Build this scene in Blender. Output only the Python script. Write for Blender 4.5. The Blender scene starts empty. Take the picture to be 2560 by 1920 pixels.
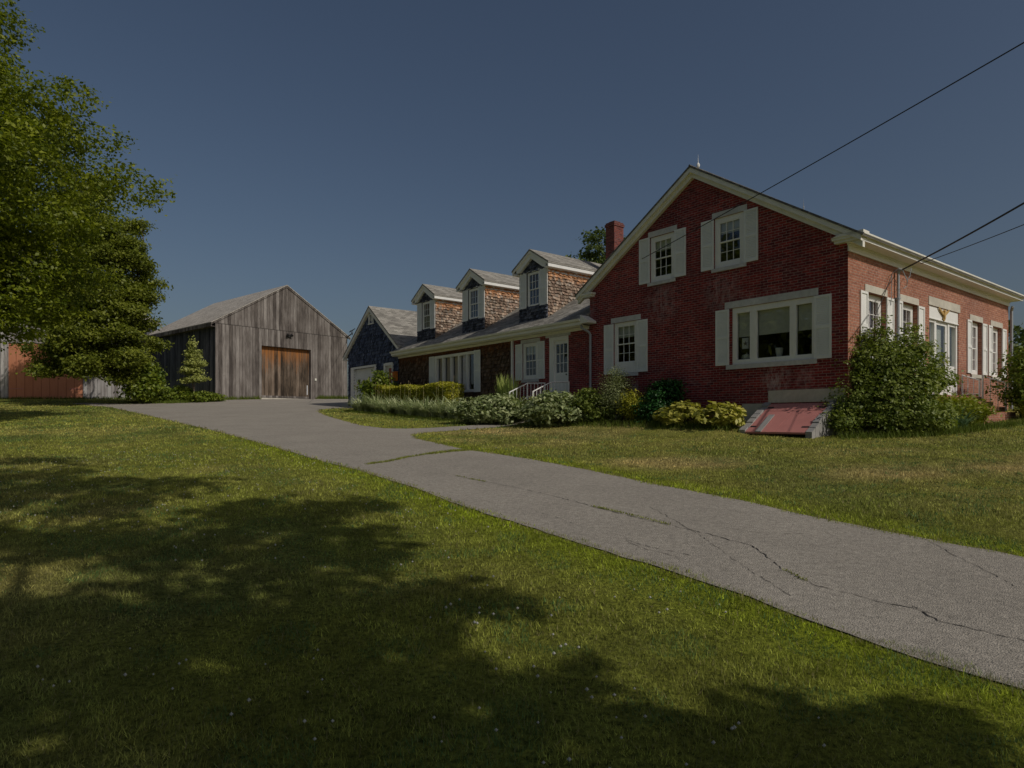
import bpy, bmesh, math, random
import numpy as np
from mathutils import Vector, Matrix
R = math.radians
random.seed(7)
scene = bpy.context.scene

# ------------------------------------------------------------------ camera
cam_data = bpy.data.cameras.new('camera')
cam = bpy.data.objects.new('camera', cam_data)
scene.collection.objects.link(cam)
cam.location = (0, 0, 1.6)
cam.rotation_euler = (R(90), 0, 0)
cam_data.sensor_width = 36
cam_data.lens = 1617 / 2560 * 36
cam_data.shift_y = 90 / 2560
cam_data.clip_start = 0.05
cam_data.clip_end = 3000
scene.camera = cam
# ------------------------------------------------------------------ light
SUN_AZ, SUN_EL = 132.5, 40.0
world = bpy.data.worlds.new('World'); scene.world = world
world.use_nodes = True
wn = world.node_tree
wn.nodes.clear()
wo = wn.nodes.new('ShaderNodeOutputWorld'); bg = wn.nodes.new('ShaderNodeBackground')
sky = wn.nodes.new('ShaderNodeTexSky'); sky.sky_type = 'NISHITA'
sky.sun_disc = False
sky.sun_elevation = R(SUN_EL); sky.sun_rotation = R(SUN_AZ)
sky.altitude = 100; sky.air_density = 1.0; sky.dust_density = 3.2; sky.ozone_density = 1.6
wn.links.new(sky.outputs[0], bg.inputs[0]); wn.links.new(bg.outputs[0], wo.inputs[0])
bg.inputs[1].default_value = 0.085
sd = bpy.data.lights.new('sun', 'SUN'); sd.energy = 4.2; sd.angle = R(0.4); sd.color = (1.0, 0.93, 0.82)
sun = bpy.data.objects.new('sun', sd); scene.collection.objects.link(sun)
S3 = Vector((math.sin(R(SUN_AZ)) * math.cos(R(SUN_EL)), math.cos(R(SUN_AZ)) * math.cos(R(SUN_EL)), math.sin(R(SUN_EL))))
sun.rotation_euler = S3.to_track_quat('Z', 'Y').to_euler()
sun.location = (30, -20, 40)
scene.view_settings.view_transform = 'Standard'
scene.view_settings.look = 'None'
scene.view_settings.exposure = -1.03
scene.view_settings.gamma = 1.0
scene.view_settings.use_curve_mapping = False
scene.render.engine = 'CYCLES'

# ------------------------------------------------------------------ helpers: objects
def tag(o, label=None, cat=None, group=None, kind=None):
    if label: o['label'] = label
    if cat: o['category'] = cat
    if group: o['group'] = group
    if kind: o['kind'] = kind
    return o

def empty(name, loc, label, cat, group=None):
    o = bpy.data.objects.new(name, None)
    scene.collection.objects.link(o)
    o.location = loc
    o.empty_display_size = 0.3
    return tag(o, label, cat, group)

def origin_of(o):
    v = Vector((0, 0, 0))
    while o is not None:
        v += o.location; o = o.parent
    return v

def link_mesh(name, me, parent=None, loc=(0, 0, 0)):
    o = bpy.data.objects.new(name, me)
    scene.collection.objects.link(o)
    if parent is not None:
        o.parent = parent
        me.transform(Matrix.Translation(-origin_of(parent)))
    return o

class Plane:
    """vertical wall plane: a runs along it, z up, o outwards"""
    def __init__(s, P, a, n): s.P = P; s.a = a; s.n = n
    def pt(s, a, z, o=0.0):
        return (s.P[0] + a * s.a[0] + o * s.n[0], s.P[1] + a * s.a[1] + o * s.n[1], z)

class MB:
    def __init__(s): s.v = []; s.f = []; s.uv = []; s.c = []
    def face(s, pts, uv=None, col=(1, 1, 1)):
        i = len(s.v); s.v += [tuple(p) for p in pts]
        s.f.append(list(range(i, i + len(pts))))
        if uv is None: uv = [(p[0] + p[1], p[2]) for p in pts]
        s.uv += uv; s.c += [(*col, 1.0)] * len(pts)
    def prism(s, pl, poly, o0, o1, col=(1, 1, 1), caps=True, back=True):
        """poly [(a,z)] extruded between outward offsets o0 (front) and o1 (back)"""
        A = [pl.pt(a, z, o0) for a, z in poly]; B = [pl.pt(a, z, o1) for a, z in poly]
        if caps:
            s.face(A, list(poly), col)
            if back: s.face(B[::-1], list(poly)[::-1], col)
        n = len(poly); L = 0.0
        for i in range(n):
            j = (i + 1) % n
            l = math.hypot(poly[j][0] - poly[i][0], poly[j][1] - poly[i][1])
            s.face([A[i], A[j], B[j], B[i]], [(o0, L), (o0, L + l), (o1, L + l), (o1, L)], col)
            L += l
    def box(s, pl, a0, a1, z0, z1, o0, o1, col=(1, 1, 1)):
        if o0 < o1: o0, o1 = o1, o0
        s.prism(pl, [(a0, z0), (a1, z0), (a1, z1), (a0, z1)], o0, o1, col)
    def cbox(s, c, sx, sy, sz, rz=0.0, col=(1, 1, 1)):
        pl = Plane((c[0], c[1]), (math.cos(rz), math.sin(rz)), (math.sin(rz), -math.cos(rz)))
        s.box(pl, -sx / 2, sx / 2, c[2], c[2] + sz, sy / 2, -sy / 2, col)
    def tube(s, pts, rad, n=8, col=(1, 1, 1), caps=True):
        pts = [Vector(p) for p in pts]
        if not hasattr(rad, '__len__'): rad = [rad] * len(pts)
        rings = []; up = Vector((0.13, 0.31, 0.94)); L = 0
        for i, p in enumerate(pts):
            d = (pts[min(i + 1, len(pts) - 1)] - pts[max(i - 1, 0)]).normalized()
            x = d.cross(up)
            if x.length < 1e-3: x = d.cross(Vector((1, 0, 0)))
            x.normalize(); y = d.cross(x)
            rings.append([p + (x * math.cos(2 * math.pi * k / n) + y * math.sin(2 * math.pi * k / n)) * rad[i] for k in range(n)])
        for i in range(len(pts) - 1):
            l = (pts[i + 1] - pts[i]).length
            for k in range(n):
                j = (k + 1) % n
                s.face([rings[i][k], rings[i][j], rings[i + 1][j], rings[i + 1][k]],
                       [(k / n, L), ((k + 1) / n, L), ((k + 1) / n, L + l), (k / n, L + l)], col)
            L += l
        if caps:
            s.face(rings[0][::-1], [(0, 0)] * n, col); s.face(rings[-1], [(0, 0)] * n, col)
    def lathe(s, c, prof, n=14, col=(1, 1, 1)):
        for (r0, z0), (r1, z1) in zip(prof, prof[1:]):
            for k in range(n):
                a, b = 2 * math.pi * k / n, 2 * math.pi * (k + 1) / n
                s.face([(c[0] + r0 * math.cos(a), c[1] + r0 * math.sin(a), c[2] + z0), (c[0] + r0 * math.cos(b), c[1] + r0 * math.sin(b), c[2] + z0),
                        (c[0] + r1 * math.cos(b), c[1] + r1 * math.sin(b), c[2] + z1), (c[0] + r1 * math.cos(a), c[1] + r1 * math.sin(a), c[2] + z1)], None, col)
    def build(s, name, mat, parent=None, smooth=False):
        me = bpy.data.meshes.new(name)
        me.from_pydata(s.v, [], s.f)
        uvl = me.uv_layers.new(name='UVMap'); uvl.data.foreach_set('uv', [c for p in s.uv for c in p])
        ca = me.color_attributes.new('col', 'FLOAT_COLOR', 'CORNER'); ca.data.foreach_set('color', [c for p in s.c for c in p])
        me.materials.append(mat)
        if smooth: me.polygons.foreach_set('use_smooth', [True] * len(me.polygons))
        me.update()
        return link_mesh(name, me, parent)

def wall(pl, poly, holes, reveal=0.12, o=0.0):
    """polygonal wall with rectangular openings (a0,a1,z0,z1) and their reveals"""
    bm = bmesh.new()
    bm.faces.new([bm.verts.new((a, 0, z)) for a, z in poly])
    for a0, a1, z0, z1 in holes:
        for co, no in (((a0, 0, 0), (1, 0, 0)), ((a1, 0, 0), (1, 0, 0)), ((0, 0, z0), (0, 0, 1)), ((0, 0, z1), (0, 0, 1))):
            bmesh.ops.bisect_plane(bm, geom=bm.verts[:] + bm.edges[:] + bm.faces[:], plane_co=co, plane_no=no)
    m = MB()
    for f in bm.faces:
        c = f.calc_center_median()
        if any(a0 < c.x < a1 and z0 < c.z < z1 for a0, a1, z0, z1 in holes): continue
        m.face([pl.pt(v.co.x, v.co.z, o) for v in f.verts], [(v.co.x, v.co.z) for v in f.verts])
    bm.free()
    for a0, a1, z0, z1 in holes:
        for (p, q) in (((a0, z0), (a0, z1)), ((a1, z1), (a1, z0)), ((a0, z1), (a1, z1)), ((a1, z0), (a0, z0))):
            m.face([pl.pt(*p, o), pl.pt(*q, o), pl.pt(*q, o - reveal), pl.pt(*p, o - reveal)],
                   [(p[0], p[1]), (q[0], q[1]), (q[0] + .1, q[1]), (p[0] + .1, p[1])])
    return m

def scan(poly, z):
    xs = []
    for i in range(len(poly)):
        (a0, z0), (a1, z1) = poly[i], poly[(i + 1) % len(poly)]
        if (z0 - z) * (z1 - z) < 0: xs.append(a0 + (a1 - a0) * (z - z0) / (z1 - z0))
    return (min(xs), max(xs)) if len(xs) > 1 else None

def shingles(m, pl, poly, holes, rnd, row=0.125, pal=((.5, .5, .5),), o=0.0):
    zs = [p[1] for p in poly]; z = min(zs)
    while z < max(zs):
        zm = z + row * .5; r = scan(poly, zm)
        if r:
            segs = [r]
            for a0, a1, z0, z1 in holes:
                if z0 < zm < z1:
                    ns = []
                    for s0, s1 in segs:
                        if s0 < a0: ns.append((s0, min(s1, a0)))
                        if s1 > a1: ns.append((max(s0, a1), s1))
                    segs = ns
            for s0, s1 in segs:
                a = s0 - rnd.uniform(0, .08)
                while a < s1:
                    w = rnd.uniform(.08, .15)
                    b0, b1 = max(a, s0), min(a + w - .006, s1)
                    if b1 - b0 > .012:
                        dz = rnd.uniform(-.03, .02); t = rnd.uniform(.035, .07)
                        zb, zt = z + dz, z + row + .02
                        sk = rnd.uniform(-.009, .009)
                        c = rnd.choice(pal); k = rnd.choice((.5, .7, .85, 1.0, 1.15, 1.35)) * rnd.uniform(.85, 1.15); c = tuple(x * k for x in c)
                        F = [pl.pt(b0, zb + sk, o + t), pl.pt(b1, zb - sk, o + t), pl.pt(b1, zt, o + .003), pl.pt(b0, zt, o + .003)]
                        Bk = [pl.pt(b0, zb + sk, o), pl.pt(b1, zb - sk, o)]
                        m.face(F, [(b0, zb), (b1, zb), (b1, zt), (b0, zt)], c)
                        m.face([Bk[0], Bk[1], F[1], F[0]], [(b0, zb)] * 4, c)
                        m.face([Bk[0], F[0], F[3]], [(b0, zb)] * 3, c); m.face([Bk[1], F[2], F[1]], [(b1, zb)] * 3, c)
                    a += w
        z += row

# ------------------------------------------------------------------ helpers: materials
def lk(nt, a, b): nt.links.new(a, b)
class M:
    def __init__(s, name, rough=.8, spec=.3):
        s.m = bpy.data.materials.new(name); s.m.use_nodes = True; s.nt = s.m.node_tree
        s.b = s.nt.nodes['Principled BSDF']; s.b.inputs['Roughness'].default_value = rough
        s.b.inputs['Specular IOR Level'].default_value = spec
        s.tc = s.nt.nodes.new('ShaderNodeTexCoord')
    def n(s, t, **k):
        x = s.nt.nodes.new('ShaderNode' + t)
        for kk, v in k.items():
            if hasattr(x, kk) and kk not in x.inputs: setattr(x, kk, v)
            elif hasattr(v, 'is_output'): lk(s.nt, v, x.inputs[kk])
            else: x.inputs[kk].default_value = v
        return x
    def uv(s, sx=1, sy=1, src='UV', sz=1, loc=(0, 0, 0), rot=(0, 0, 0)):
        mp = s.n('Mapping'); lk(s.nt, s.tc.outputs[src], mp.inputs[0])
        mp.inputs['Scale'].default_value = (sx, sy, sz); mp.inputs['Location'].default_value = loc; mp.inputs['Rotation'].default_value = rot
        return mp.outputs[0]
    def noise(s, vec, scale, detail=4, rough=.6, dist=0):
        x = s.n('TexNoise', Scale=scale, Detail=detail, Roughness=rough, Distortion=dist); lk(s.nt, vec, x.inputs['Vector']); return x.outputs[0]
    def ramp(s, fac, stops, interp='LINEAR'):
        x = s.n('ValToRGB'); lk(s.nt, fac, x.inputs[0]); e = x.color_ramp; e.interpolation = interp
        while len(e.elements) < len(stops): e.elements.new(.5)
        for el, (p, c) in zip(e.elements, stops):
            el.position = p; el.color = (*c, 1) if len(c) == 3 else c
        return x.outputs[0]
    def mix(s, fac, a, b, mode='MIX'):
        x = s.n('Mix', data_type='RGBA', blend_type=mode)
        for i, v in ((0, fac), (6, a), (7, b)):
            if hasattr(v, 'is_output'): lk(s.nt, v, x.inputs[i])
            else: x.inputs[i].default_value = v if not isinstance(v, tuple) else (*v, 1)
        return x.outputs[2]
    def math(s, op, a, b=0.0, clamp=False):
        x = s.n('Math', operation=op, use_clamp=clamp)
        for i, v in enumerate((a, b)):
            if hasattr(v, 'is_output'): lk(s.nt, v, x.inputs[i])
            else: x.inputs[i].default_value = v
        return x.outputs[0]
    def attr(s, name='col'):
        x = s.n('Attribute'); x.attribute_name = name; return x.outputs['Color']
    def color(s, c):
        if hasattr(c, 'is_output'): lk(s.nt, c, s.b.inputs['Base Color'])
        else: s.b.inputs['Base Color'].default_value = (*c, 1)
        return s
    def bump(s, h, strength=.5, dist=.01):
        x = s.n('Bump', Strength=strength, Distance=dist); lk(s.nt, h, x.inputs['Height']); lk(s.nt, x.outputs[0], s.b.inputs['Normal']); return s

def brick_mat(name, c1, c2, mortar, stains=()):
    k = M(name, .85, .25); vec = k.uv(); pos = k.uv(src='Object')
    wob = k.n('VectorMath', operation='ADD'); nz = k.n('TexNoise', Scale=3.0, Detail=2.0); lk(k.nt, vec, nz.inputs['Vector'])
    sc = k.n('VectorMath', operation='SCALE', Scale=.012); lk(k.nt, nz.outputs['Color'], sc.inputs[0]); lk(k.nt, vec, wob.inputs[0]); lk(k.nt, sc.outputs[0], wob.inputs[1])
    b = k.n('TexBrick'); lk(k.nt, wob.outputs[0], b.inputs['Vector'])
    b.inputs['Scale'].default_value = 1; b.inputs['Brick Width'].default_value = .215; b.inputs['Row Height'].default_value = .0715
    b.inputs['Mortar Size'].default_value = .0075; b.inputs['Mortar Smooth'].default_value = .25; b.inputs['Bias'].default_value = -.1
    b.inputs['Color1'].default_value = (*c1, 1); b.inputs['Color2'].default_value = (*c2, 1); b.inputs['Mortar'].default_value = (*mortar, 1)
    n1 = k.noise(vec, .9, 5, .65); n2 = k.noise(vec, 11, 2)
    c = k.mix(k.ramp(n1, [(.35, (0, 0, 0)), (.7, (1, 1, 1))]), b.outputs[0], tuple(x * .55 for x in c2), 'MIX')
    c = k.mix(.7, b.outputs[0], c); n3 = k.noise(vec, .45, 4, .6); c = k.mix(k.ramp(k.noise(k.uv(1, 2.2), 1.6, 5, .75), [(.55, (0, 0, 0)), (.75, (.38, .38, .38))]), c, mortar); c = k.mix(1.0, c, k.ramp(n3, [(.3, (.68, .66, .72)), (.7, (1.2, 1.2, 1.15))]), 'MULTIPLY')
    c = k.mix(.5, c, k.ramp(n2, [(.3, (.25, .25, .25)), (.7, (1.3, 1.3, 1.3))]), 'MULTIPLY')
    # pale mortar smears / efflorescence in fixed places below the sills
    sep = k.n('SeparateXYZ'); lk(k.nt, vec, sep.inputs[0])
    nn = k.noise(k.uv(2.2, .9), 3.2, 5, .7)
    for (a0, z0, ra, rz, s) in stains:
        dx = k.math('DIVIDE', k.math('SUBTRACT', sep.outputs[0], a0), ra); dz = k.math('DIVIDE', k.math('SUBTRACT', sep.outputs[1], z0), rz)
        d = k.math('ADD', k.math('MULTIPLY', dx, dx), k.math('MULTIPLY', dz, dz))
        f = k.math('MULTIPLY', k.math('SUBTRACT', 1, d, True), k.ramp(nn, [(.42, (0, 0, 0)), (.7, (s, s, s))]))
        c = k.mix(f, c, (.6, .5, .5))
    k.color(c)
    h = k.math('SUBTRACT', k.math('MULTIPLY', n2, .35), b.outputs['Fac'])
    k.bump(h, .7, .008)
    return k.m

def paint_mat(name, c, rough=.45, dirt=.12):
    k = M(name, rough, .4); v = k.uv(src='Object')
    n = k.noise(v, 2.3, 6, .7); n2 = k.noise(k.uv(1, 1, 'Object', .15), 14, 3)
    col = k.mix(k.ramp(n, [(.35, (0, 0, 0)), (.75, (dirt * 3,) * 3)]), c, tuple(x * .72 for x in c[:3]))
    col = k.mix(k.ramp(n2, [(.55, (0, 0, 0)), (.8, (dirt,) * 3)]), col, (.25, .23, .2))
    k.color(col); k.bump(n2, .15, .003); return k.m

def wood_mat(name, cols, board=.24, streak=1.0, seam=None, tint=None, dark=(.03, .028, .026)):
    """weathered vertical boards from UVs in metres"""
    k = M(name, .9, .15); vec = k.uv()
    sep = k.n('SeparateXYZ'); lk(k.nt, vec, sep.inputs[0])
    a = k.math('DIVIDE', sep.outputs[0], board)
    if seam is not None:
        up = k.math('GREATER_THAN', sep.outputs[1], seam); a = k.math('ADD', a, k.math('MULTIPLY', up, .43))
    fl = k.math('FLOOR', a); fr = k.math('FRACT', a)
    wn_ = k.n('TexWhiteNoise', noise_dimensions='1D'); lk(k.nt, fl, wn_.inputs['W'])
    grain = k.noise(k.uv(9, .35), 2.2, 6, .7, .4)
    grain2 = k.noise(k.uv(42, 1.2), 1.6, 4, .6)
    blot = k.noise(k.uv(1.5, .5), 1.3, 4, .6)
    knots = k.n('TexVoronoi', Scale=1.0, Randomness=1.0); lk(k.nt, k.uv(4.2, 1.3), knots.inputs['Vector'])
    g = k.math('ADD', k.math('MULTIPLY', grain, .62), k.math('MULTIPLY', grain2, .3)); g = k.math('SUBTRACT', g, .08)
    g = k.math('ADD', g, k.math('MULTIPLY', wn_.outputs[0], .24)); g = k.math('ADD', g, k.math('MULTIPLY', k.math('SUBTRACT', blot, .5), .45))
    c = k.ramp(g, [(.33, cols[0]), (.45, cols[1]), (.57, cols[2]), (.72, cols[3])])
    kn = k.ramp(knots.outputs['Distance'], [(.045, (1, 1, 1)), (.1, (0, 0, 0))])
    c = k.mix(k.math('MULTIPLY', kn, .7), c, tuple(x * .4 for x in cols[0]))
    if tint is not None:
        z0, z1, tc, tc2 = tint
        f = k.math('DIVIDE', k.math('SUBTRACT', sep.outputs[1], z0), z1 - z0)
        f = k.math('ADD', f, k.math('MULTIPLY', k.math('SUBTRACT', k.noise(k.uv(6, .4), 1.7, 5, .7), .5), 1.6))
        f = k.math('ADD', f, k.math('MULTIPLY', k.math('SUBTRACT', wn_.outputs[0], .5), .35))
        tn = k.mix(grain, tc, tc2)
        c = k.mix(k.ramp(f, [(.35, (0, 0, 0)), (.85, (1, 1, 1))]), c, tn)
    gap = k.math('MINIMUM', fr, k.math('SUBTRACT', 1, fr))
    gp_ = k.ramp(gap, [(.018, (0, 0, 0)), (.05, (1, 1, 1))])
    if seam is not None:
        ds = k.math('ABSOLUTE', k.math('SUBTRACT', sep.outputs[1], seam))
        gp_ = k.math('MULTIPLY', gp_, k.ramp(ds, [(.012, (.25, .25, .25)), (.04, (1, 1, 1))]))
    c = k.mix(gp_, dark, c)
    k.color(c); k.bump(k.math('ADD', k.math('MULTIPLY', grain2, .3), k.math('MULTIPLY', gp_, 1.0)), .8, .012)
    return k.m

def roof_mat(name, c, var=.3, row=.14):
    k = M(name, .95, .1); v = k.uv()
    b = k.n('TexBrick'); lk(k.nt, v, b.inputs['Vector'])
    b.inputs['Scale'].default_value = 1; b.inputs['Brick Width'].default_value = .3; b.inputs['Row Height'].default_value = row
    b.inputs['Mortar Size'].default_value = .008; b.inputs['Mortar Smooth'].default_value = .3
    b.inputs['Color1'].default_value = (*[x * (1 - var) for x in c], 1); b.inputs['Color2'].default_value = (*[x * (1 + var) for x in c], 1)
    b.inputs['Mortar'].default_value = (*[x * .4 for x in c], 1)
    n = k.noise(v, 1.1, 5, .6); n2 = k.noise(v, 60, 2)
    col = k.mix(1.0, b.outputs[0], k.ramp(n, [(.3, (.75, .75, .75)), (.7, (1.15, 1.15, 1.15))]), 'MULTIPLY')
    col = k.mix(1.0, col, k.ramp(n2, [(.3, (.8, .8, .8)), (.7, (1.15, 1.15, 1.15))]), 'MULTIPLY')
    k.color(col); k.bump(k.math('SUBTRACT', n2, b.outputs['Fac']), .5, .008); return k.m

def shingle_mat(name, warm=None):
    k = M(name, .9, .15); g = k.noise(k.uv(30, 2.2), 1.5, 4, .65)
    c = k.mix(1.0, k.attr(), k.ramp(g, [(.3, (.45, .45, .45)), (.7, (1.3, 1.3, 1.3))]), 'MULTIPLY')
    if warm:                                     # browner towards the top of the wall
        z0, z1, wc = warm
        sep = k.n('SeparateXYZ'); lk(k.nt, k.uv(), sep.inputs[0])
        f = k.math('DIVIDE', k.math('SUBTRACT', sep.outputs[1], z0), z1 - z0)
        f = k.math('ADD', f, k.math('MULTIPLY', k.math('SUBTRACT', k.noise(k.uv(5, 5), 1.2, 3), .5), 1.5))
        c = k.mix(k.ramp(f, [(.3, (0, 0, 0)), (1, (1, 1, 1))]), c, k.mix(1.0, k.mix(.5, k.attr(), (.5, .5, .5)), wc, 'MULTIPLY'))
    k.color(c); k.bump(g, .4, .006); return k.m

def stone_mat(name, c, scale=6):
    k = M(name, .85, .3); v = k.uv(src='Object'); n = k.noise(v, scale, 6, .7); n2 = k.noise(v, 1.3, 3)
    col = k.mix(n, tuple(x * .6 for x in c), tuple(min(1, x * 1.3) for x in c)); col = k.mix(k.ramp(n2, [(.4, (0, 0, 0)), (.8, (.5, .5, .5))]), col, tuple(x * .5 for x in c))
    k.color(col); k.bump(n, .5, .01); return k.m

def leaf_mat(name, c, c2, trans=.35, rough=.5):
    k = M(name, rough, .35)
    col = k.mix(k.attr(), c, c2)
    k.color(col)
    tr = k.n('BsdfTranslucent'); lk(k.nt, k.mix(1.0, col, (1.15, 1.25, .55), 'MULTIPLY'), tr.inputs[0])
    mx = k.n('MixShader'); mx.inputs[0].default_value = trans
    out = k.nt.nodes['Material Output']
    lk(k.nt, k.b.outputs[0], mx.inputs[1]); lk(k.nt, tr.outputs[0], mx.inputs[2]); lk(k.nt, mx.outputs[0], out.inputs[0])
    return k.m

def direct_leaf_mat(name, trans=.25):
    k = M(name, .6, .2); col = k.attr(); k.color(col)
    tr = k.n('BsdfTranslucent'); lk(k.nt, col, tr.inputs[0]); mx = k.n('MixShader'); mx.inputs[0].default_value = trans
    out = k.nt.nodes['Material Output']
    lk(k.nt, k.b.outputs[0], mx.inputs[1]); lk(k.nt, tr.outputs[0], mx.inputs[2]); lk(k.nt, mx.outputs[0], out.inputs[0])
    return k.m

def glass_mat():
    m = bpy.data.materials.new('window_glass'); m.use_nodes = True; nt = m.node_tree; nt.nodes.clear()
    out = nt.nodes.new('ShaderNodeOutputMaterial'); tr = nt.nodes.new('ShaderNodeBsdfTransparent'); gl = nt.nodes.new('ShaderNodeBsdfGlossy')
    tr.inputs[0].default_value = (.8, .83, .83, 1); gl.inputs['Roughness'].default_value = .012; gl.inputs[0].default_value = (.9, .93, 1, 1)
    tc = nt.nodes.new('ShaderNodeTexCoord'); no = nt.nodes.new('ShaderNodeTexNoise'); no.inputs['Scale'].default_value = 1.6
    bp = nt.nodes.new('ShaderNodeBump'); bp.inputs['Strength'].default_value = .12; bp.inputs['Distance'].default_value = .02
    lk(nt, tc.outputs['Object'], no.inputs['Vector']); lk(nt, no.outputs[0], bp.inputs['Height']); lk(nt, bp.outputs[0], gl.inputs['Normal'])
    fr = nt.nodes.new('ShaderNodeFresnel'); ge = nt.nodes.new('ShaderNodeNewGeometry')
    io = nt.nodes.new('ShaderNodeMath'); io.operation = 'MULTIPLY_ADD'; io.inputs[1].default_value = 1 / 1.5 - 1.5; io.inputs[2].default_value = 1.5
    lk(nt, ge.outputs['Backfacing'], io.inputs[0]); lk(nt, io.outputs[0], fr.inputs[0])
    mu = nt.nodes.new('ShaderNodeMath'); mu.operation = 'MULTIPLY_ADD'; mu.inputs[1].default_value = 1.7; mu.inputs[2].default_value = .03; mu.use_clamp = True
    mx = nt.nodes.new('ShaderNodeMixShader')
    lk(nt, fr.outputs[0], mu.inputs[0]); lk(nt, mu.outputs[0], mx.inputs[0]); lk(nt, tr.outputs[0], mx.inputs[1]); lk(nt, gl.outputs[0], mx.inputs[2]); lk(nt, mx.outputs[0], out.inputs[0])
    return m

WHITE = paint_mat('white_paint', (.84, .84, .82))
SHUT = paint_mat('shutter_paint', (.80, .82, .82), .5)
CREAM = paint_mat('trim_paint', (.80, .79, .72), .5, .2)
GLASS = glass_mat()
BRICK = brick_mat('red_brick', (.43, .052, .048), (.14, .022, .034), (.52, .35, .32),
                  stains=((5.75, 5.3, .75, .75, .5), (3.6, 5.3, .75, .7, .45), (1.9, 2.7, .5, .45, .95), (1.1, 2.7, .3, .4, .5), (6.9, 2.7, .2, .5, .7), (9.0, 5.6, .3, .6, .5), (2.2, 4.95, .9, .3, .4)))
BRICK_L = brick_mat('sunlit_brick', (.53, .235, .15), (.40, .155, .10), (.56, .42, .34))  # same brick as the gable, sunlight put into its paler colour
BRICK_C = brick_mat('chimney_brick', (.34, .09, .06), (.12, .03, .03), (.28, .2, .18))
GRANITE = stone_mat('granite', (.62, .62, .63), 9)
FIELDSTONE = stone_mat('fieldstone', (.33, .32, .31), 7); CONCRETE = stone_mat('concrete', (.58, .55, .48), 5)
ROOF = roof_mat('asphalt_shingle_roof', (.31, .295, .265))
ROOF_DK = roof_mat('brick_house_roof', (.17, .165, .16))
SHG = shingle_mat('sunlit_cedar_shingles', (6.9, 7.6, (1.7, .85, .36)))
SHG_B = shingle_mat('shaded_cedar_shingles')
SHG_W = shingle_mat('wing_cedar_shingles', (4.0, 5.1, (.55, .2, .06)))
METAL = paint_mat('galvanised_metal', (.35, .38, .42), .35, .2)
BLACK = paint_mat('black_rubber', (.02, .02, .022), .6, 0)
SHADEWOOD = wood_mat('shaded_side_boards', ((.035, .037, .05), (.075, .08, .10), (.13, .135, .165), (.22, .225, .25)), .2)  # barn side walls: shade and sky blue put into the board colour
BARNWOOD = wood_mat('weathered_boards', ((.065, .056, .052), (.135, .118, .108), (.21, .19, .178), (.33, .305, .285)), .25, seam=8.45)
BARNDOOR = wood_mat('stained_door_boards', ((.03, .023, .018), (.09, .068, .05), (.17, .13, .10), (.30, .24, .19)), .26, tint=(4.6, 7.6, (.46, .20, .06), (.16, .06, .022)))
PALEWOOD = wood_mat('pale_grey_boards', ((.2, .18, .17), (.34, .31, .30), (.46, .44, .43), (.6, .58, .57)), .25)
REDWOOD = wood_mat('orange_red_boards', ((.50, .20, .11), (.54, .22, .125), (.57, .24, .14), (.6, .26, .15)), .6, dark=(.36, .13, .07))
BARNROOF = roof_mat('barn_roof', (.44, .41, .37), .12)
BARK = stone_mat('bark', (.12, .095, .075), 14)
def flat(name, c, rough=.7):
    k = M(name, rough, .3); n = k.noise(k.uv(src='Object'), 8, 3); k.color(k.mix(n, tuple(x * .8 for x in c), tuple(min(1, x * 1.15) for x in c))); return k.m
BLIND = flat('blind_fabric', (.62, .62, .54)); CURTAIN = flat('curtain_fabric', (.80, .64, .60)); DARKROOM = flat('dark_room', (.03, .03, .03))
GOLD = paint_mat('gilt', (.55, .36, .12), .35, .1); CERAMIC = paint_mat('white_ceramic', (.7, .7, .62), .2, .05)
HATCH = paint_mat('red_hatch_paint', (.52, .21, .19), .55, .2)
ORANGE = flat('orange_plastic', (.75, .22, .03)); PINK = flat('faded_red_poster', (.45, .12, .11)); PAPER = flat('paper', (.6, .62, .66)); INK = flat('ink', (.12, .1, .14))
SOIL = stone_mat('soil', (.10, .075, .05), 12)

# ------------------------------------------------------------------ terrain
TY = np.array([-400, -60, -12, 0, 10, 20, 30, 39, 46, 52, 60, 80, 140, 400.]); TZ = np.array([-1, -.5, -.35, 0, .62, 1.24, 1.86, 2.42, 3.02, 3.27, 3.32, 3.2, 1.5, -2])
_d = np.diff(TZ) / np.diff(TY); TM = np.r_[_d[0], (_d[:-1] + _d[1:]) / 2, _d[-1]]
for _i in range(1, len(TM) - 1):
    if _d[_i - 1] * _d[_i] <= 0: TM[_i] = 0
U2 = np.array([math.sin(R(51.87)), math.cos(R(51.87))]); V2 = np.array([-U2[1], U2[0]]); C2 = np.array([8.312, 16.0])
def sst(x): x = np.clip(x, 0, 1); return x * x * (3 - 2 * x)
def H(x, y):
    x = np.asarray(x, float); y = np.clip(np.asarray(y, float), -399.9, 399.9)
    i = np.clip(np.searchsorted(TY, y) - 1, 0, len(TY) - 2); h = TY[i + 1] - TY[i]; t = (y - TY[i]) / h
    z = TZ[i] * (2 * t**3 - 3 * t * t + 1) + TM[i] * h * (t**3 - 2 * t * t + t) + TZ[i + 1] * (3 * t * t - 2 * t**3) + TM[i + 1] * h * (t**3 - t * t)
    sp = np.minimum(np.log1p(np.exp(np.clip(x, -30, 30))), 20) * np.clip((y + 5) / 20, 0, 1)
    d = (x - C2[0]) * U2[0] + (y - C2[1]) * U2[1]; tt = (x - C2[0]) * V2[0] + (y - C2[1]) * V2[1]
    bump = .19 * sst((d + 2.6) / 1.6) * sst((tt - 1.9) / .8) * sst((20 - tt) / 4) * sst((12 - d) / 3)
    return z + .028 * sp + bump
def Hf(x, y): return float(H(x, y))

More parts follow.
